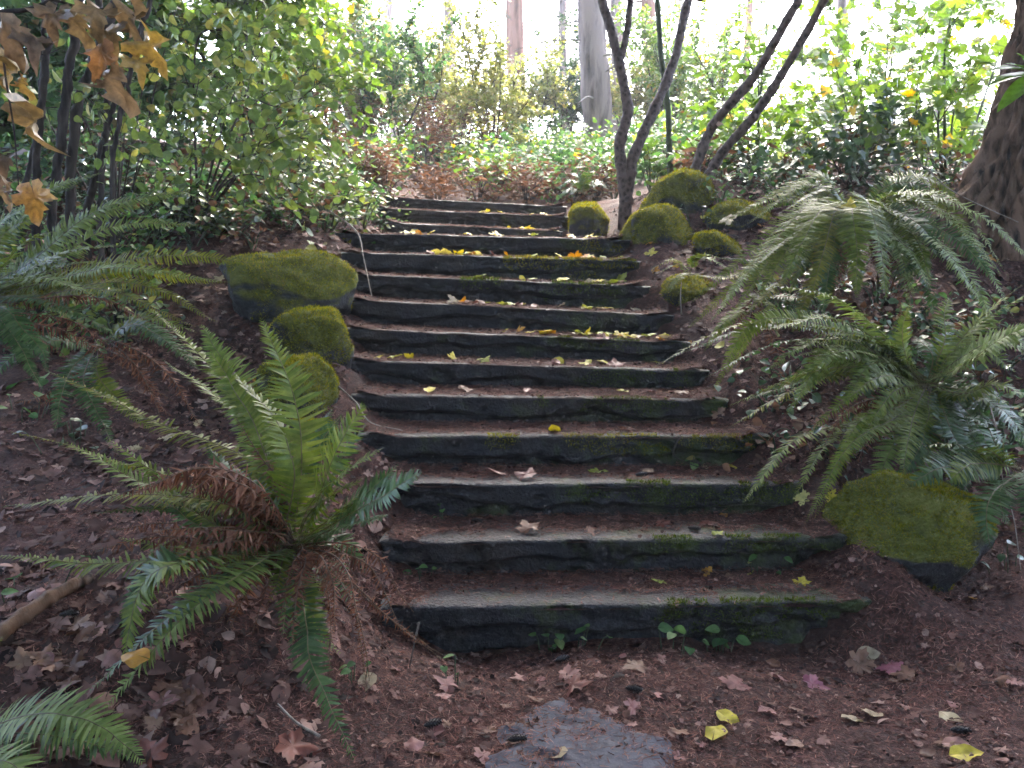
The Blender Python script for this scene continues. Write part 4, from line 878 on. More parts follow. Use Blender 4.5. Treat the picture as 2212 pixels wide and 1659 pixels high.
for lab, q, n, sp in [('dark ivy cluster between the two right bank ferns', (2000, 690), 26, 0.16), ('ivy sprigs at the end of the silver green fern', (2150, 830), 14, 0.16), ('ivy on the soil below the drooping fern', (1780, 640), 12, 0.15),
                   ('ivy and leaves trailing between the upper right boulders', (1530, 500), 12, 0.15), ('pale trailing ivy behind the low flat boulder', (1700, 425), 22, 0.22), ('ivy sprays on the roots of the rugged tree', (2080, 400), 14, 0.2),
                   ('small ivy sprig above the lower right boulder', (1800, 960), 10, 0.14), ('dark ivy at the right edge over the shaded fern', (2170, 930), 14, 0.15), ('ivy trail at the right edge beyond the angular boulder', (2190, 1230), 5, 0.07)]:
    p = hit(*q)
    trailing('ivy', lab, 'ivy', p, n, 'ivy', T_OVATE_S, 0.055, sp, None, 0.16, key='ivy_small')
# seedlings at the foot of the risers
for lab, q, n, sz in [('tiny pale seedling at the left end of the third step', (950, 1104), 4, 0.038), ('tiny pale green seedling at the left foot of the second riser', (925, 1222), 4, 0.038), ('small seedling in front of the first step, left of centre', (1185, 1398), 5, 0.04),
                   ('small leafy seedling at the centre foot of the first step', (1238, 1402), 5, 0.045), ('round leaved seedling at the foot of the first step right of centre', (1450, 1405), 4, 0.05), ('tallest round leaved seedling at the right foot of the first step', (1558, 1402), 6, 0.055),
                   ('pale seedling at the right foot of the second riser', (1650, 1225), 4, 0.036), ('two leaved seedling on the right of the fourth riser', (1500, 970), 4, 0.055), ('small clover like sprig on the path behind the brown hanging frond', (760, 1470), 4, 0.035),
                   ('small seedling sprouting on the eleventh step', (935, 500), 5, 0.06), ('seedling beside a pink leaf on the path', (985, 1478), 3, 0.035)]:
    trailing('seedling', lab, 'seedling', hit(*q), n, 'bramble', T_OVATE, sz, 0.035, None, 0.10, key='seed_leaf')
# green shrubs and brown bracken above the stairs
def bigplant(name, label, cat, p, n, mat, tm_, size, rx, h, group, stems=6, stem_mat='bark_green'):
    o = thing(name, label, cat, tuple(p), group); mb = MB(); tips = []
    for k in range(stems):
        a = rng.uniform(0, 6.28); t = p + np.array([math.cos(a) * rx * rng.uniform(0.3, 1), math.sin(a) * rx * rng.uniform(0.3, 1), h * rng.uniform(0.6, 1.1)])
        c = smooth_path([p - [0, 0, 0.05], (p + t) / 2 + [0, 0, 0.2 * h], t], 9); tube(mb, c, np.linspace(0.008, 0.003, 9), 5, cap=False); tips.append(c)
    build('stem', mb, M[stem_mat], o, kind='stuff')
    ps = np.concatenate([c[rng.integers(3, 9, n // stems + 1)] for c in tips]) + rng.normal(0, 0.11, ((n // stems + 1) * stems, 3)); m = len(ps)
    a = rng.uniform(0, 6.28, m); d = np.stack([np.cos(a), np.sin(a), rng.normal(-0.25, 0.3, m)], -1); nn = rng.normal(0, 0.4, (m, 3)); nn[:, 2] += 1; nn[:, 1] -= 0.3
    mb = MB(); R = frames(d, nn); s = size * rng.uniform(0.6, 1.3, m)
    for g in range(len(tm_)): inst(mb, tm_[g], ps[g::len(tm_)], R[g::len(tm_)], s[g::len(tm_)])
    build('foliage', mb, M[mat], o, kind='stuff'); return o
MN_ = {'bramble': 'pale green leafy', 'ivy': 'dark green glossy', 'hazel': 'yellow green leafy', 'bracken': 'withered brown', 'maple': 'bright green leafy'}
T_STRAP = [tm([(-0.05, 0, 0), (0.05, 0, 0), (0.06, 0.5, 0.12), (-0.06, 0.5, 0.12), (0, 1, 0)], [(3, 2, 4)], [(0, 1, 2, 3)]), tm([(-0.08, 0, 0), (0.07, 0.1, 0.1), (0.06, 0.6, 0.2), (-0.06, 0.7, -0.05), (0, 1, 0.1)], [(3, 2, 4)], [(0, 1, 2, 3)])]
for k in range(150):
    y = rng.uniform(10.1, 18.5); x = rng.uniform(-0.30, 0.24) * y
    bigplant('green_undergrowth_plant', 'knee high leafy green plant in the ' + ('front' if y < 12.5 else 'middle' if y < 15.5 else 'back') + ' of the undergrowth, ' + ('left of' if x < -1.5 else 'right of' if x > 0.9 else 'straight above') + ' the top step', 'plant', gpt(x, y), 110, ('bramble', 'bramble', 'maple')[k % 3], T_OVATE_S + T_IVY[:1], 0.06 + 0.002 * y, 0.36, rng.uniform(0.35, 0.75), 'undergrowth plants above the stairs')
for k in range(40):
    y = rng.uniform(9.75, 10.8); x = rng.uniform(-0.18, 0.10) * y
    if k > 18: y = rng.uniform(13, 17); x = rng.uniform(-0.2, -0.02) * y
    bigplant('dead_bracken_clump', ('low' if k <= 18 else 'tall') + ' withered brown bracken clump ' + ('left of' if x < -1.0 else 'right of' if x > 0.5 else 'straight above') + ' the top step', 'bracken', gpt(x, y), 210, 'bracken', T_STRAP, 0.10, 0.30, rng.uniform(0.2, 0.4) if k <= 18 else rng.uniform(0.8, 1.3), 'withered bracken above the stairs', 9, 'bark_dark')
for k in range(46):
    d = rng.uniform(7.6, 12); x = (rng.uniform(-50, 760) - 1106) / FPX * d
    m_ = ['bramble', 'hazel', 'ivy', 'bracken'][k % 4]
    bigplant('green_undergrowth_plant', 'knee high ' + MN_[m_] + ' plant ' + ('behind' if d > 9.5 else 'under') + ' the shrubs on the left bank', 'plant', gpt(x, d), 80, m_, T_OVATE_S, 0.085, 0.4, rng.uniform(0.3, 0.8), 'undergrowth plants on the left bank')
for k in range(16):
    q = [(1350 + 800 * rng.random(), 8.3 + 2 * rng.random())][0]; x = (q[0] - 1106) / FPX * q[1]
    bigplant('green_undergrowth_plant', MN_['bramble' if k % 2 else 'maple'] + ' plant low on the right bank under the young maples', 'plant', gpt(x, q[1]), 80, 'bramble' if k % 2 else 'maple', T_OVATE_S + T_MAPLE_S[:1], 0.09, 0.35, rng.uniform(0.3, 0.6), 'undergrowth plants on the right bank')
for k in range(10):
    x0 = 1480 + 480 * rng.random(); d = 7.6 + rng.random(); x = (x0 - 1106) / FPX * d
    bigplant('dead_bracken_clump', 'withered brown plant low on the right bank behind the boulders', 'bracken', gpt(x, d), 70, 'bracken', T_STRAP, 0.12, 0.25, 0.3, 'withered plants on the right bank', 6, 'bark_dark')

for k, p in enumerate(region(lambda: (rng.uniform(430, 800), rng.uniform(395, 500)), 26) + region(lambda: (rng.uniform(330, 560), rng.uniform(420, 540)), 22) + region(lambda: (rng.uniform(-10, 800), rng.uniform(330, 470)), 60) + region(lambda: (rng.uniform(0, 330), rng.uniform(450, 760)), 26)):
    m_ = ['bramble', 'ivy', 'bramble', 'hazel', 'bracken'][k % 5]
    bigplant('low_bank_plant', 'ankle high ' + MN_[m_] + ' plant on the left bank, ' + ('beside the upper steps' if p[0] > -1.9 and p[1] > 6 else 'below the shrubs' if p[1] > 5.8 else 'beside the arching fern'), 'plant', p, 60, m_, T_OVATE_S, 0.06, 0.26, rng.uniform(0.10, 0.3), 'low plants on the left bank', 5)
for k, p in enumerate(region(lambda: (rng.uniform(1480, 2212), rng.uniform(350, 450)), 36) + region(lambda: (rng.uniform(1650, 2212), rng.uniform(600, 1000)), 26)):
    m_ = ['ivy', 'bramble', 'ivy', 'bracken'][k % 4]
    bigplant('low_slope_plant', 'ankle high ' + MN_[m_] + ' plant on the right bank, ' + ('behind the drooping fern' if p[1] > 6 else 'between the ferns'), 'plant', p, 50, m_, T_OVATE_S, 0.055, 0.2, rng.uniform(0.08, 0.22), 'low plants on the right bank', 5)
# ------------------------------------------------------------------ trees beyond
def conifer(label, px0, px1, wpx, d, mat, crown=None, group=None, h=13, dead=16, seed=0, live=40, low=3.0):
    x0 = (px0 - 1106) / FPX * d; x1 = (px1 - 1106) / FPX * d; z0 = float(terrain(x0, d)) - 0.1; r = wpx / 2 / FPX * d
    o = thing('conifer_tree', label, 'tree', (x0, d, z0), group); ztop = CAM_H + 0.32 * d
    dx = (x1 - x0) / max(ztop - z0, 1); hh = np.linspace(0, h, 40); c = np.stack([x0 + dx * hh, np.full(40, d), z0 + hh], -1); c = c + 0.05 * fbm(hh[:, None] * [0.6, 0.5, 0.4] + seed * 9, seed, 2)[:, None] * np.array([1, 1, 0])
    rad = r * (1 - 0.55 * hh / h) * (1 + 0.45 * np.exp(-hh / 0.35)); mb = MB(); tube(mb, smooth_path(c, 120), np.interp(np.linspace(0, 39, 120), np.arange(40), rad), 26, 0.2, seed); build('trunk', mb, M[mat], o)
    for k in range(dead):
        i = rng.integers(2, 15); a = rng.uniform(0, 6.28); p = c[i]; L = rng.uniform(0.5, 1.5); e = p + np.array([math.cos(a) * L, math.sin(a) * L, rng.uniform(-0.3, 0.15) * L])
        mb = MB(); tube(mb, smooth_path([p, (p + e) / 2 + [0, 0, 0.08], e], 8), np.linspace(0.022, 0.005, 8), 5); build('dead_branch', mb, M['twig'], o)
    if live:
        mb = MB(); lv = MB()
        for k in range(live):
            z = z0 + rng.uniform(low, h); a = rng.uniform(0, 6.28); L = rng.uniform(0.9, 2.3) * (1 - 0.5 * (z - z0) / h); p = np.array([x0 + dx * (z - z0), d, z])
            e = p + np.array([math.cos(a) * L, math.sin(a) * L, -0.25 * L + rng.normal(0, 0.15)]); q = smooth_path([p, (p + e) / 2 + [0, 0, 0.12 * L], e], 12); tube(mb, q, np.linspace(0.02, 0.004, 12), 4, cap=False)
            n = int(46 * L); i = rng.integers(3, 12, n); pp = q[i] + rng.normal(0, 0.10, (n, 3)); dd = nrm(e - p) + rng.normal(0, 0.7, (n, 3)); dd[:, 2] -= 0.3
            inst(lv, T_SPRAY, pp, frames(dd, rng.normal(0, 0.4, (n, 3)) + [0, 0, 1]), rng.uniform(0.14, 0.30, n))
        build('branch', mb, M['twig'], o, kind='stuff'); build('crown', lv, M[crown or 'far_green'], o, kind='stuff')
    return o
sv, sq, stt = [], [], []
for k in range(7):
    for sg in (1, -1):
        y = 0.1 + 0.13 * k; b0 = len(sv); sv += [(0, y, 0), (sg * 0.26 * (1 - 0.09 * k), y + 0.14, -0.02), (sg * 0.05, y + 0.07, 0.01)]; stt.append((b0, b0 + 1, b0 + 2))
T_SPRAY = tm(sv, stt)
for lab, a, b, wp, d, m, cr, lv in [
    ('thick grey conifer trunk beyond the stairs, left of the forked sapling', 1294, 1270, 64, 15.5, 'bark_fir', None, 10),
    ('pale slim conifer just right of the thick grey trunk', 1330, 1322, 26, 20, 'bark_fir', None, 14),
    ('straight reddish brown conifer trunk behind the forked sapling', 1412, 1388, 34, 19, 'bark_red', None, 12),
    ('reddish conifer trunk in the centre background', 1122, 1112, 44, 22, 'bark_red', None, 26),
    ('grey slim conifer trunk between the centre and the thick grey trunk', 1218, 1210, 20, 21, 'bark_fir', None, 26),
    ('hazy grey conifer left of centre beyond the undergrowth', 985, 975, 24, 25, 'bark_fir', 'far_yellow', 30),
    ('thin distant conifer behind the green stemmed sapling', 1465, 1455, 15, 27, 'bark_fir', None, 16),
    ('thin pale distant trunk between the leaning saplings and the forked sapling', 1590, 1600, 16, 24, 'bark_red', None, 20),
    ('dark slim tree behind the shrubs at the upper left', 612, 600, 26, 13, 'bark_fir', 'far_green', 16),
    ('distant pale tree left of the bright gap', 862, 850, 20, 28, 'bark_fir', 'far_yellow', 30),
    ('distant slim tree behind the right bank thicket', 1800, 1790, 22, 17, 'bark_fir', 'far_yellow', 30),
    ('distant tree behind the young maple near the rugged trunk', 2010, 2000, 26, 18, 'bark_fir', 'far_yellow', 30),
    ('distant slim tree behind the upper left thicket', 330, 320, 30, 15, 'bark_fir', 'far_green', 24)]:
    conifer(lab, a, b, wp, d, m, cr, 'trees beyond the stairs', seed=int(a), live=lv)
def loosetree(name, label, tips, base, mat, size, per_m, tm_, tw=10, tl=0.6):
    b = P(*base); b[2] = terrain(b[0], b[1])
    shrub(name, label, 'young tree', b, [P(*q) for q in tips], mat, tm_, size, 0, per_m, 0.022, 'bark_dark', twigs=tw, twig_len=tl, arch=0.05, key='x')
T_SP = [T_SPRAY]
loosetree('feathery_young_tree', 'feathery yellow green young tree in the bright centre background', [(1000, 60, 14), (1040, 110, 14), (1080, 90, 14), (1110, 170, 14), (980, 160, 14), (1050, 190, 14), (1020, 20, 14), (1140, 220, 14)], (1060, 290, 14.2), 'far_yellow', 0.075, 85, T_OVATE_S)
loosetree('feathery_young_tree', 'pale yellow tree at the left of the bright gap', [(900, 30, 16), (850, 90, 16), (820, 150, 16), (940, 130, 16), (880, 200, 16), (800, 40, 16), (960, 60, 16), (760, 100, 15)], (870, 280, 16), 'far_yellow', 0.08, 70, T_OVATE_S)
loosetree('feathery_young_tree', 'pale yellow green tree left of centre behind the shrubs', [(720, -20, 14), (700, 60, 14), (760, 30, 14), (650, 0, 14), (780, 120, 14), (690, 130, 13.5), (740, 190, 13.5), (820, 20, 14)], (730, 290, 14), 'far_yellow', 0.08, 70, T_OVATE_S)
loosetree('feathery_young_tree', 'sparse pale green tree behind the grey trunks', [(1190, 120, 20), (1240, 60, 20), (1180, 200, 20), (1230, 200, 20), (1300, 150, 20), (1260, 20, 20), (1160, 60, 20)], (1210, 275, 20), 'far_green', 0.09, 50, T_OVATE_S)
loosetree('feathery_young_tree', 'sparse pale green tree right of the reddish trunk', [(1470, 120, 18), (1530, 60, 18), (1440, 200, 18), (1520, 180, 18), (1580, 100, 18), (1620, 30, 18), (1480, 20, 18)], (1500, 285, 18), 'far_yellow', 0.085, 50, T_OVATE_S)
for k, (bx, by, d, m) in enumerate([(640, 290, 15, 'far_yellow'), (780, 290, 18, 'far_yellow'), (930, 285, 17, 'far_yellow'), (1010, 285, 20, 'far_yellow'), (1150, 280, 17.5, 'far_yellow'), (1240, 280, 18.5, 'far_green'), (1350, 285, 17, 'far_yellow'), (1430, 290, 16, 'maple'), (1560, 290, 15, 'maple'), (560, 290, 13, 'hazel'), (820, 290, 14, 'bramble')]):
    loosetree('feathery_young_tree', ['first', 'second', 'third', 'fourth', 'fifth', 'sixth', 'seventh', 'eighth', 'ninth', 'tenth', 'eleventh'][[1, 2, 4, 5, 6, 7, 8, 9, 10, 0, 3][k]] + ' from the left of the pale leafy saplings along the bright background',
              [(bx + rng.uniform(-75, 75), by - rng.uniform(40, 260 if not 900 < bx < 1400 else 170), d + rng.uniform(-0.6, 0.6)) for _ in range(7)], (bx, by, d), m, 0.085, 60, T_OVATE_S, 12, 0.8)
# unseen crowns added over the path to block sun and sky light
def crown(par, ctr, rad, n, size, mat, tm_):
    p = nrm(rng.normal(0, 1, (n, 3))) * (rng.random((n, 1)) ** 0.4) * rad + ctr; p = p[p[:, 2] > 3.4 + 0.36 * np.maximum(p[:, 1], 0)]
    k = fbm(p * 0.8, 77, 2) > -0.12; p = p[k]; n = len(p); d = rng.normal(0, 1, (n, 3)); d[:, 2] -= 0.6
    mb = MB(); R = frames(d, rng.normal(0, 0.5, (n, 3)) + [0, 0, 1])
    for g in range(len(tm_)): inst(mb, tm_[g], p[g::len(tm_)], R[g::len(tm_)], size * rng.uniform(0.7, 1.3, len(p[g::len(tm_)])))
    build('crown', mb, M[mat], par, kind='stuff')
def limb(par, pts, r0, mat):
    mb = MB(); tube(mb, smooth_path(pts, 24), np.linspace(r0, r0 * 0.25, 24), 8); build('limb', mb, M[mat], par)
top = np.array([ctrx, ctry, tb[2] + 6.3])
for e in [(0.5, 3.5, 8.5), (1.5, 1.0, 7.5), (3.5, 0.5, 8.5), (4.5, 4.0, 9.5)]: limb(tree, [top - [0, 0, 1.5], (top + np.array(e)) / 2 + [0, 0, 0.6], e], 0.16, 'bark_big')
crown(tree, np.array([2.4, 2.2, 8.4]), np.array([5.2, 5.6, 2.6]), 20000, 0.26, 'far_green', T_MAPLE_S)
mt = P(-330, 470, 5.6); mt[2] = terrain(mt[0], mt[1]); mtree = thing('shade_maple_tree', 'unseen maple tree added just outside the left edge so its crown shades the path', 'tree', tuple(mt))  # out of view, added to carry crowns that darken the foreground
mb = MB(); tube(mb, smooth_path([mt - [0, 0, 0.2], mt + [0.1, 0, 3], mt + [0.3, -0.3, 6.5]], 30), np.linspace(0.24, 0.14, 30), 14, 0.12, 5); build('trunk', mb, M['bark_dark'], mtree)
for e in [(-1.2, 3.2, 8.0), (-2.5, 0.5, 7.5), (-4.5, 2.0, 8.5), (-3.0, 5.0, 9.0)]: limb(mtree, [mt + [0.25, -0.25, 5.5], (mt + [0, 0, 6.5] + np.array(e)) / 2 + [0, 0, 0.5], e], 0.10, 'bark_dark')
ft = P(1488, 0, d0 + .3) + np.array([0.2, 0, 0.4])
for e in [(0.4, 9.5, 8.0), (2.0, 8.0, 8.0), (2.8, 10.0, 8.5)]: limb(fork, [ft - [0.1, 0, 0.4], (ft + np.array(e)) / 2 + [0, 0, 0.4], e], 0.03, 'bark_smooth')
crown(fork, np.array([1.2, 9.3, 8.8]), np.array([4.4, 3.6, 2.3]), 22000, 0.24, 'maple', T_MAPLE_S)
for e in [(-3.0, 8.5, 9.0), (-1.5, 9.0, 9.0), (-4.5, 8.0, 9.5)]: limb(mtree, [mt + [0.25, -0.25, 6.0], (mt + [0, 0, 7] + np.array(e)) / 2 + [0, 0, 0.8], e], 0.09, 'bark_dark')
crown(mtree, np.array([-3.6, 8.6, 9.2]), np.array([4.4, 3.8, 2.3]), 22000, 0.24, 'hazel', T_MAPLE_S)
crown(mtree, np.array([-2.9, 2.4, 8.2]), np.array([5.0, 5.6, 2.5]), 20000, 0.24, 'hazel', T_MAPLE_S)

for k, (x, y) in enumerate([(-7.5, -3.0), (-4.0, -6.0), (0.0, -7.0), (4.2, -6.0), (7.5, -3.0), (-8.5, 2.0), (9.0, 2.0)]):  # unseen trees added to cut the sky fill on the risers
    g = gpt(x, y); o = thing('sky_blocker_tree', 'unseen dense tree added around the viewer to block sky light', 'tree', tuple(g), 'added light blocking trees out of view'); mb = MB(); tube(mb, [g - [0, 0, 0.2], g + [0, 0, 3], g + [0.1, 0, 8]], [0.2, 0.17, 0.08], 10); build('trunk', mb, M['bark_dark'], o)
    n = 2000; p = g + np.stack([rng.normal(0, 1.35, n), rng.normal(0, 1.0, n), rng.uniform(0.3, 10, n)], -1); mb = MB(); inst(mb, T_MAPLE_S[k % 4], p, frames(rng.normal(0, 1, (n, 3)), rng.normal(0, 0.6, (n, 3)) + [0, 0, 1]), rng.uniform(0.3, 0.5, n)); build('crown', mb, M['far_green'], o, kind='stuff')
# ------------------------------------------------------------------ litter on the ground
def scatter_xy(n, x0, x1, y0, y1):
    x = rng.uniform(x0, x1, n); y = rng.uniform(y0, y1, n); z, k = surface(x, y); ok = k == 0; x, y, z = x[ok], y[ok], z[ok]
    return np.stack([x, y, z], -1), normal_at(x, y)
mb = MB()
for n, bx, sz in [(52000, (-1.9, 2.0, 1.9, 3.6), (0.016, 0.036)), (32000, (-2.6, 2.8, 3.4, 5.2), (0.02, 0.042)), (20000, (-3.2, 3.2, 5.0, 7.4), (0.025, 0.05))]:
    p, nn = scatter_xy(n, *bx); p = p[(q := fbm(p * [1.7, 1.7, 0], 301, 3) + rng.normal(0, 0.25, len(p))) > -0.28]; nn = nn[q > -0.28]
    a = rng.uniform(0, 6.28, len(p)); d = np.stack([np.cos(a), np.sin(a), rng.normal(0, 0.15, len(p))], -1); d = d - (d * nn).sum(1)[:, None] * nn + nn * rng.normal(0.02, 0.15, len(p))[:, None]
    inst(mb, T_NEEDLE, p + nn * 0.006, frames(d, nn + rng.normal(0, 0.3, nn.shape)), rng.uniform(*sz, len(p)))
tag(build('needle_carpet', mb, M['needle']), 'fallen conifer needles strewn over the path and banks', 'needles', kind='stuff')
mb = MB()
for n, bx, sz in [(9000, (-1.9, 2.0, 1.9, 3.6), (0.006, 0.022)), (10000, (-2.6, 2.8, 3.4, 5.2), (0.008, 0.035)), (9000, (-3.6, 3.6, 5.0, 8.6), (0.012, 0.05))]:
    p, nn = scatter_xy(n, *bx); d = rng.normal(0, 1, p.shape); d = d - (d * nn).sum(1)[:, None] * nn * 0.8
    inst(mb, T_CRUMB, p + nn * 0.006, frames(d, nn + rng.normal(0, 0.35, nn.shape)), rng.uniform(*sz, len(p)) * rng.uniform(0.5, 1, len(p)))
tag(build('leaf_crumbs', mb, M['crumb']), 'crumbled brown leaf and bark litter over the banks', 'leaf litter', kind='stuff')
mb = MB()
for n, bx, sz in [(900, (-2.2, -0.55, 2.1, 4.2), (0.04, 0.10)), (1500, (-3.4, -0.9, 4.0, 7.5), (0.04, 0.09)), (1500, (1.0, 3.8, 4.0, 7.6), (0.04, 0.09)), (500, (-1.2, 1.9, 2.0, 3.3), (0.02, 0.05))]:
    p, nn = scatter_xy(n, *bx); d = rng.normal(0, 1, p.shape); d = d - (d * nn).sum(1)[:, None] * nn * 0.9; R = frames(d, nn + rng.normal(0, 0.3, nn.shape)); sc_ = rng.uniform(*sz, len(p))
    for g, T in enumerate(T_MAPLE_S + T_OVATE_S): inst(mb, T, (p + nn * 0.008)[g::7], R[g::7], sc_[g::7])
tag(build('leaf_litter', mb, M['crumb']), 'dark decaying leaf litter covering both banks', 'leaf litter', kind='stuff')
# wet stone showing through the litter on the path
sx, sy = np.meshgrid(np.linspace(0, 1, 70), np.linspace(0, 1, 60), indexing='ij'); ex = -0.08 + sx * 0.66; ey = 2.25 + sy * 0.66
mk = 1 - (((sx - 0.44 - 0.12 * (sy - 0.3)) / 0.38) ** 2 + ((sy - 0.2) / 0.72) ** 2) + 1.0 * fbm(np.stack([ex * 9, ey * 9, ex * 0], -1), 311, 5) - 0.15; tz = terrain(ex, ey)
A_ = np.column_stack([np.ones(ex.size), ex.ravel(), ey.ravel()]); cf = np.linalg.lstsq(A_, tz.ravel(), rcond=None)[0]
ez = (A_ @ cf).reshape(ex.shape) + np.clip(mk * 0.03, -0.04, 0.012) + 0.002
mb = MB(); mb.add(np.stack([ex, ey, ez], -1), None, grid_quads(70, 60)[:, ::-1])
pst = build('paving_stone', mb, M['slab'], loc=(0.3, 2.5, 0))
ii = rng.integers(0, ex.size, 3500); ii = ii[(mk.ravel()[ii] > -0.2) & (rng.random(3500) < np.where(mk.ravel()[ii] > 0.6, 0.3, 1))]; ps = np.stack([ex, ey, ez], -1).reshape(-1, 3)[ii] + rng.normal(0, 0.006, (len(ii), 3)) * [1, 1, 0] + [0, 0, 0.004]
a = rng.uniform(0, 6.28, len(ps)); mb = MB(); inst(mb, T_NEEDLE, ps, frames(np.stack([np.cos(a), np.sin(a), a * 0], -1), np.tile([0, 0, 1.0], (len(ps), 1)) + rng.normal(0, 0.3, (len(ps), 3))), rng.uniform(0.015, 0.035, len(ps))); build('needles', mb, M['needle'], pst, kind='stuff')
tag(pst, 'flat wet grey stone showing through the litter at the foot of the stairs', 'paving stone')
CN_ = {'yellow': 'yellow', 'cream': 'pale tan', 'pink': 'dull pink', 'red': 'rust red', 'orange': 'orange', 'brown': 'brown', 'plum': 'plum', 'green': 'yellow green'}
FL = {'yellow': 'fall_yellow', 'cream': 'fall_cream', 'pink': 'fall_pink', 'red': 'fall_red', 'orange': 'fall_orange', 'brown': 'fall_brown', 'plum': 'fall_plum', 'green': 'fall_green'}
T_FALL = [maple(s + 120, 0.04, 0.04, 0.17) for s in range(6)]; T_FOV = [ovate(s + 150, 0.34, 0.1, 0.06, 0.22, 8) for s in range(4)]
def fallen(label, p, col, size, shape='m', group=None, lift=0.008, flat=0.22):
    if p is None: return
    nn = normal_at(np.array([p[0]]), np.array([p[1]]))[0] if surface(np.array([p[0]]), np.array([p[1]]))[1][0] == 0 else np.array([0, 0, 1.0])
    nn = nrm(nn + rng.normal(0, flat, 3)); d = rng.normal(0, 1, 3); d = nrm(d - (d @ nn) * nn); T = T_FALL if shape == 'm' else T_FOV; k = rng.integers(len(T))
    o = place('fallen_leaf', leaf_mesh('fallen_' + shape + str(k), T[k], M[FL[col]]), None, np.asarray(p) + nn * (lift + size * 0.05) - d * size * 0.4, frames(d, nn), size)
    tag(o, label, 'leaf', group)
for lab, x, y, c, s, sh in [
    ('upper of two bright yellow leaves on the path right of centre', 1569, 1558, 'yellow', .075, 'o'), ('lower of two bright yellow leaves on the path right of centre', 1548, 1592, 'yellow', .085, 'o'),
    ('pale yellow leaf, right one of the overlapping pair on the right of the path', 1883, 1548, 'cream', .075, 'o'), ('cream leaf, left one of the overlapping pair on the right of the path', 1838, 1560, 'cream', .065, 'o'),
    ('yellow leaf at the bottom right of the path', 2081, 1636, 'yellow', .075, 'o'), ('small salmon pink leaf right of the two yellow leaves', 1652, 1543, 'pink', .055, 'm'), ('pink maple leaf behind the two yellow leaves', 1587, 1480, 'pink', .085, 'm'),
    ('cream curled leaf on the wet stone at the bottom of the picture', 1207, 1636, 'cream', .07, 'o'), ('pink leaf at the right side of the wet stone', 1369, 1543, 'pink', .075, 'm'), ('reddish maple leaf at the top edge of the wet stone', 1249, 1486, 'red', .09, 'm'),
    ('pink leaf just above the reddish maple leaf', 1233, 1462, 'pink', .07, 'm'), ('brown leaf near the foot of the first step centre', 1369, 1447, 'brown', .075, 'm'), ('tan curled leaf pile on the right of the path', 1863, 1444, 'brown', .095, 'm'),
    ('tan leaf lying on the leaf pile right of the path', 1870, 1420, 'cream', .07, 'o'), ('plum red leaf beside the tan leaf pile', 1922, 1449, 'plum', .08, 'm'), ('orange brown leaf right of the plum red leaf', 1951, 1467, 'brown', .07, 'm'), ('plum leaf flat on the path below the right end of the first step', 1759, 1483, 'plum', .075, 'm'),
    ('pinkish cream leaf at the right of the path', 2050, 1556, 'cream', .065, 'o'), ('pink curled leaf near the bottom right yellow leaf', 2060, 1613, 'pink', .06, 'o'), ('brown curled leaf at the bottom centre right', 1717, 1618, 'brown', .05, 'o'),
    ('pink leaf left of the wet stone by a seedling', 958, 1485, 'pink', .07, 'm'), ('pink leaf at the bottom edge left of the wet stone', 1045, 1640, 'pink', .06, 'm'), ('salmon leaf left of the wet stone near a cone', 890, 1618, 'pink', .06, 'o'),
    ('yellow and green leaf on the first step tread', 1421, 1262, 'green', .06, 'm'), ('golden leaf on the right of the first step tread', 1733, 1262, 'yellow', .055, 'm'), ('red curled leaf on the second step tread', 1431, 1134, 'red', .06, 'm'), ('pale yellow leaf at the front of the second step', 1551, 1157, 'green', .045, 'm'),
    ('yellow green leaf on the third step tread', 1291, 1024, 'green', .075, 'm'), ('yellow leaf on the left of the fifth step', 826, 830, 'yellow', .07, 'm'), ('orange leaf standing on the blocky mossy boulder', 618, 672, 'orange', .075, 'm'),
    ('large orange brown leaf resting on the drooping frond at lower left', 300, 1425, 'orange', .075, 'o'), ('yellow leaf on the soil right of the domed boulder', 1408, 548, 'yellow', .08, 'm'), ('cream leaf on the low flat mossy boulder', 1600, 482, 'cream', .10, 'm'),
    ('yellow leaf caught on top of the drooping right fern', 1832, 448, 'yellow', .09, 'm'), ('orange leaf on the soil between the low boulder and the right fern', 1640, 490, 'orange', .08, 'm'), ('pale green leaf on the right of the eighth step', 1345, 603, 'green', .11, 'm'),
    ('yellow leaf at the right end of the seventh step under the frond tip', 1425, 785, 'yellow', .08, 'm'), ('pink leaf at the right of the seventh step', 1372, 788, 'pink', .07, 'm'), ('pink leaf at the front of the eighth step', 1300, 732, 'pink', .075, 'm'),
    ('pink leaf on the left soil above the small mossy rock', 690, 535, 'pink', .08, 'm'), ('orange leaf on the soil behind the blocky boulder', 575, 665, 'orange', .07, 'm'), ('dull red leaf at the bottom left under the fern', 640, 1625, 'red', .10, 'm'), ('tan leaf at the bottom edge left of centre', 795, 1480, 'cream', .07, 'o'),
    ('rust red leaf on the ground at the bottom left corner', 330, 1640, 'red', .09, 'm'), ('pink leaf on the slope at the right above the sixth step', 1690, 520, 'pink', .07, 'm')]:
    p = hit(x, y)
    if 'resting on the drooping frond' in lab: p = P(300, 1425, 2.3)
    if 'caught on top' in lab: p = P(1832, 448, 5.28)
    if 'on the low flat mossy boulder' in lab: p = P(1575, 480, 6.45)
    fallen(lab, p, c, s * 1.3, sh)
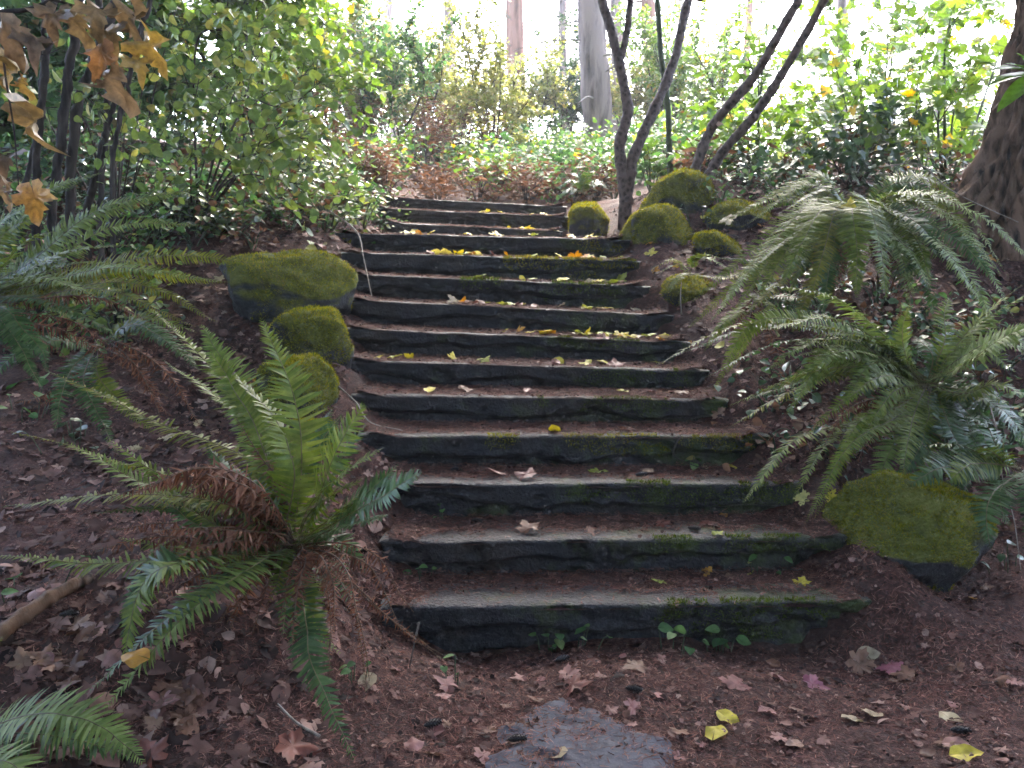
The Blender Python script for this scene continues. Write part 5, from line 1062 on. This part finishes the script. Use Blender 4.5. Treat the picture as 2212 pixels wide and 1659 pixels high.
for k, (f0, f1, n, cols) in {4: (0.3, 0.9, 2, 'yellow brown'), 5: (0.1, 0.9, 6, 'yellow brown pink'), 6: (0.05, 0.9, 11, 'yellow yellow green pink'), 7: (0.3, 0.95, 22, 'yellow yellow green cream orange'), 8: (0.1, 0.95, 20, 'yellow green cream orange pink'), 9: (0.2, 0.95, 10, 'green yellow cream'),
                             10: (0.2, 0.98, 20, 'yellow yellow green orange pink'), 11: (0.2, 0.98, 12, 'yellow yellow orange green'), 12: (0.6, 0.98, 6, 'yellow yellow'), 13: (0.5, 0.98, 6, 'yellow'), 2: (0.1, 0.9, 2, 'brown'), 3: (0.1, 0.9, 3, 'brown pink')}.items():
    cl = cols.split()
    for i in range(n):
        f = f0 + (f1 - f0) * rng.random() ** (0.7 if k > 6 else 1); x = SL[k][0] + f * (SR[k][0] - SL[k][0]); y = SD[k] + rng.uniform(0.05, 0.2)
        c_ = cl[rng.integers(len(cl))]
        fallen('small ' + CN_[c_] + ' leaf lying on the tread of the ' + {2: 'second', 3: 'third', 4: 'fourth', 5: 'fifth', 6: 'sixth', 7: 'seventh', 8: 'eighth', 9: 'ninth', 10: 'tenth', 11: 'eleventh', 12: 'twelfth', 13: 'thirteenth'}[k] + ' step' + (' near its left end' if f < 0.35 else ' at its middle' if f < 0.68 else ' near its right end'),
               np.array([x, y, step_z(k, x) + 0.012]), c_, rng.uniform(0.06, 0.11), 'm' if rng.random() < 0.7 else 'o', 'autumn leaves on the treads', flat=0.35)
for lab, grp, fn, n, cols, sz in [('decaying LEAF on the dark ground below and left of the big fern', 'brown leaves at the lower left', lambda: (rng.uniform(0, 420), rng.uniform(1230, 1659)), 46, 'brown brown brown brown brown pink', (.06, .12)),
                             ('small LEAF lying on the path below the stairs', 'leaves on the path', lambda: (rng.uniform(820, 2200), rng.uniform(1420, 1659)), 40, 'brown pink pink brown brown', (.035, .07)),
                             ('withered LEAF on the bare left bank', 'leaves on the left bank', lambda: (rng.uniform(250, 760), rng.uniform(500, 1000)), 40, 'brown brown brown cream orange', (.04, .09)),
                             ('withered LEAF on the soil of the right bank', 'leaves on the right bank', lambda: (rng.uniform(1500, 2212), rng.uniform(430, 1300)), 60, 'brown brown red brown cream orange yellow', (.04, .09)),
                             ('bright LEAF on the slope right of the upper steps', 'leaves right of the upper steps', lambda: (rng.uniform(1400, 1560), rng.uniform(500, 760)), 14, 'yellow cream orange pink', (.05, .08))]:
    cl = cols.split()
    for i in range(n):
        p = hit(*fn())
        c_ = cl[rng.integers(len(cl))]
        if p is not None: fallen(lab.replace('LEAF', CN_[c_] + ' leaf'), p, c_, rng.uniform(*sz), 'm' if rng.random() < 0.6 else 'o', grp, flat=0.2)
# cones
def cone_mesh():
    mb = MB(); n = 70
    tube(mb, np.stack([np.zeros(12), np.linspace(-0.5, 0.5, 12), np.zeros(12)], -1), 0.15 * np.sin(np.linspace(0.25, 2.9, 12)) + 0.02, 8)
    for k in range(n):
        u = k / n; a = k * 2.4; y = -0.46 + 0.9 * u; r = 0.17 * math.sin(0.3 + 2.6 * u); c = np.array([math.cos(a) * r, y, math.sin(a) * r]); o = np.array([math.cos(a), 0.5, math.sin(a)])
        R = frames(o[None], np.array([[0, 1.0, 0]])); inst(mb, T_CRUMB, c[None], R, 0.13)
    me = mesh_data('cone', mb); me.materials.append(M['cone']); return me
CM = cone_mesh()
for lab, x, y in [('dark wet cone on the second step tread left of centre', 1030, 1131), ('dark wet cone on the second step tread right of centre', 1385, 1031), ('dark cone on the path left of the wet stone', 935, 1573), ('dark cone at the left edge of the wet stone', 1118, 1607), ('dark cone in the litter at the lower left', 150, 1340),
                  ('dark cone on the fifth step at the left', 865, 838), ('dark cone in front of the first step', 1215, 1432), ('dark cone on the fourth step tread', 985, 1020), ('dark cone on the right of the second step', 1500, 1148), ('dark cone on the right of the path below the cream leaf', 2075, 1590),
                  ('dark cone on the sixth step at the left', 980, 765), ('dark cone near the pink leaf at bottom', 1370, 1500)]:
    p = hit(x, y); a = rng.uniform(-0.6, 0.6)
    o = place('fir_cone', CM, None, p + [0, 0, 0.013], frames(np.array([math.cos(a), math.sin(a), 0.05]), np.array([0, 0, 1.0])), 0.06); tag(o, lab, 'cone', 'cones on the path and steps')
# sticks
def stick(label, pts, r, mat='twig', name='twig', cat='twig'):
    p = stem_path(pts); mb = MB(); tube(mb, smooth_path(p, 20), np.linspace(r, r * 0.5, 20), 6, 0.1, 3); tag(build(name, mb, M[mat], loc=tuple(p[0])), label, cat)
stick('thin pale bare twig leaning across the left end of the tenth step', [(712, 455, 6.4), (770, 500, 6.2), (786, 560, 5.9), (803, 640, 5.55)], 0.006)
stick('thin curved twig at the left end of the fifth step', [(728, 832, 4.6), (770, 870, 4.5), (800, 912, 4.35), (870, 930, 4.32)], 0.005)
stick('thin dark looping twig on the right of the fourth riser', [(1470, 940, 4.2), (1455, 980, 4.15), (1485, 1000, 4.15), (1530, 1015, 4.15)], 0.004, 'bark_dark')
stick('short upright pale twig right of the ninth step', [(1472, 680, 5.6), (1470, 640, 5.6), (1472, 610, 5.65)], 0.005)
stick('thin pale vine hanging down at the right edge', [(2140, 880, 4.0), (2160, 960, 3.8), (2165, 1030, 3.7), (2190, 1120, 3.5), (2205, 1230, 3.4)], 0.003)
stick('thin pale twig arching over the roots of the rugged tree', [(1900, 360, 5.6), (1985, 355, 5.4), (2040, 400, 5.3), (2090, 430, 5.3), (2200, 480, 5.3)], 0.004)
stick('bare dark branch hanging at the top left of the bright gap', [(590, -30, 7), (625, 25, 7), (660, 55, 7)], 0.012, 'bark_dark')
stick('thin twig on the ground below the big fern', [(690, 1590, 2.45), (640, 1560, 2.5), (600, 1520, 2.55)], 0.005)
stick('short dark stick beside the brown hanging frond', [(905, 1345, 2.9), (893, 1400, 2.8), (885, 1440, 2.75)], 0.004, 'bark_dark')
lg = [P(-30, 1395, 2.62), P(60, 1330, 2.75), P(130, 1285, 2.85), P(195, 1240, 2.95)]
for q in lg: q[2] = max(q[2] - 0.02, float(terrain(q[0], q[1])) + 0.02)
mb = MB(); tube(mb, smooth_path(lg, 40), np.linspace(0.03, 0.022, 40) * (1 + 0.25 * fbm(np.linspace(0, 8, 40)[:, None] * [1, 1, 1], 4, 3)), 14, 0.35, 9)
tag(build('rotten_branch', mb, M['rotten'], loc=tuple(lg[0])), 'crumbling pale brown rotten branch on the ground at the left edge', 'branch')

# ------------------------------------------------------------------ scattering volume added to stand in for lens veiling flare
hm = bpy.data.materials.new('haze'); hm.use_nodes = True; hn = hm.node_tree
for x in list(hn.nodes): hn.nodes.remove(x)
ho = hn.nodes.new('ShaderNodeOutputMaterial'); hv = hn.nodes.new('ShaderNodeVolumePrincipled')
hv.inputs['Color'].default_value = (0.95, 0.95, 0.95, 1); hv.inputs['Density'].default_value = 0.003; hv.inputs['Anisotropy'].default_value = 0.1
hn.links.new(hv.outputs[0], ho.inputs['Volume'])
x0, x1, y0, y1, z0, z1 = -620, 620, -620, 620, -4, 20
mb = MB(); mb.add([(x, y, z) for x in (x0, x1) for y in (y0, y1) for z in (z0, z1)], None, [(0, 1, 3, 2), (4, 6, 7, 5), (0, 4, 5, 1), (2, 3, 7, 6), (0, 2, 6, 4), (1, 5, 7, 3)])
tag(build('haze', mb, hm, smooth=False), 'thin scattering veil added to imitate lens flare over the distance', 'haze', kind='stuff')
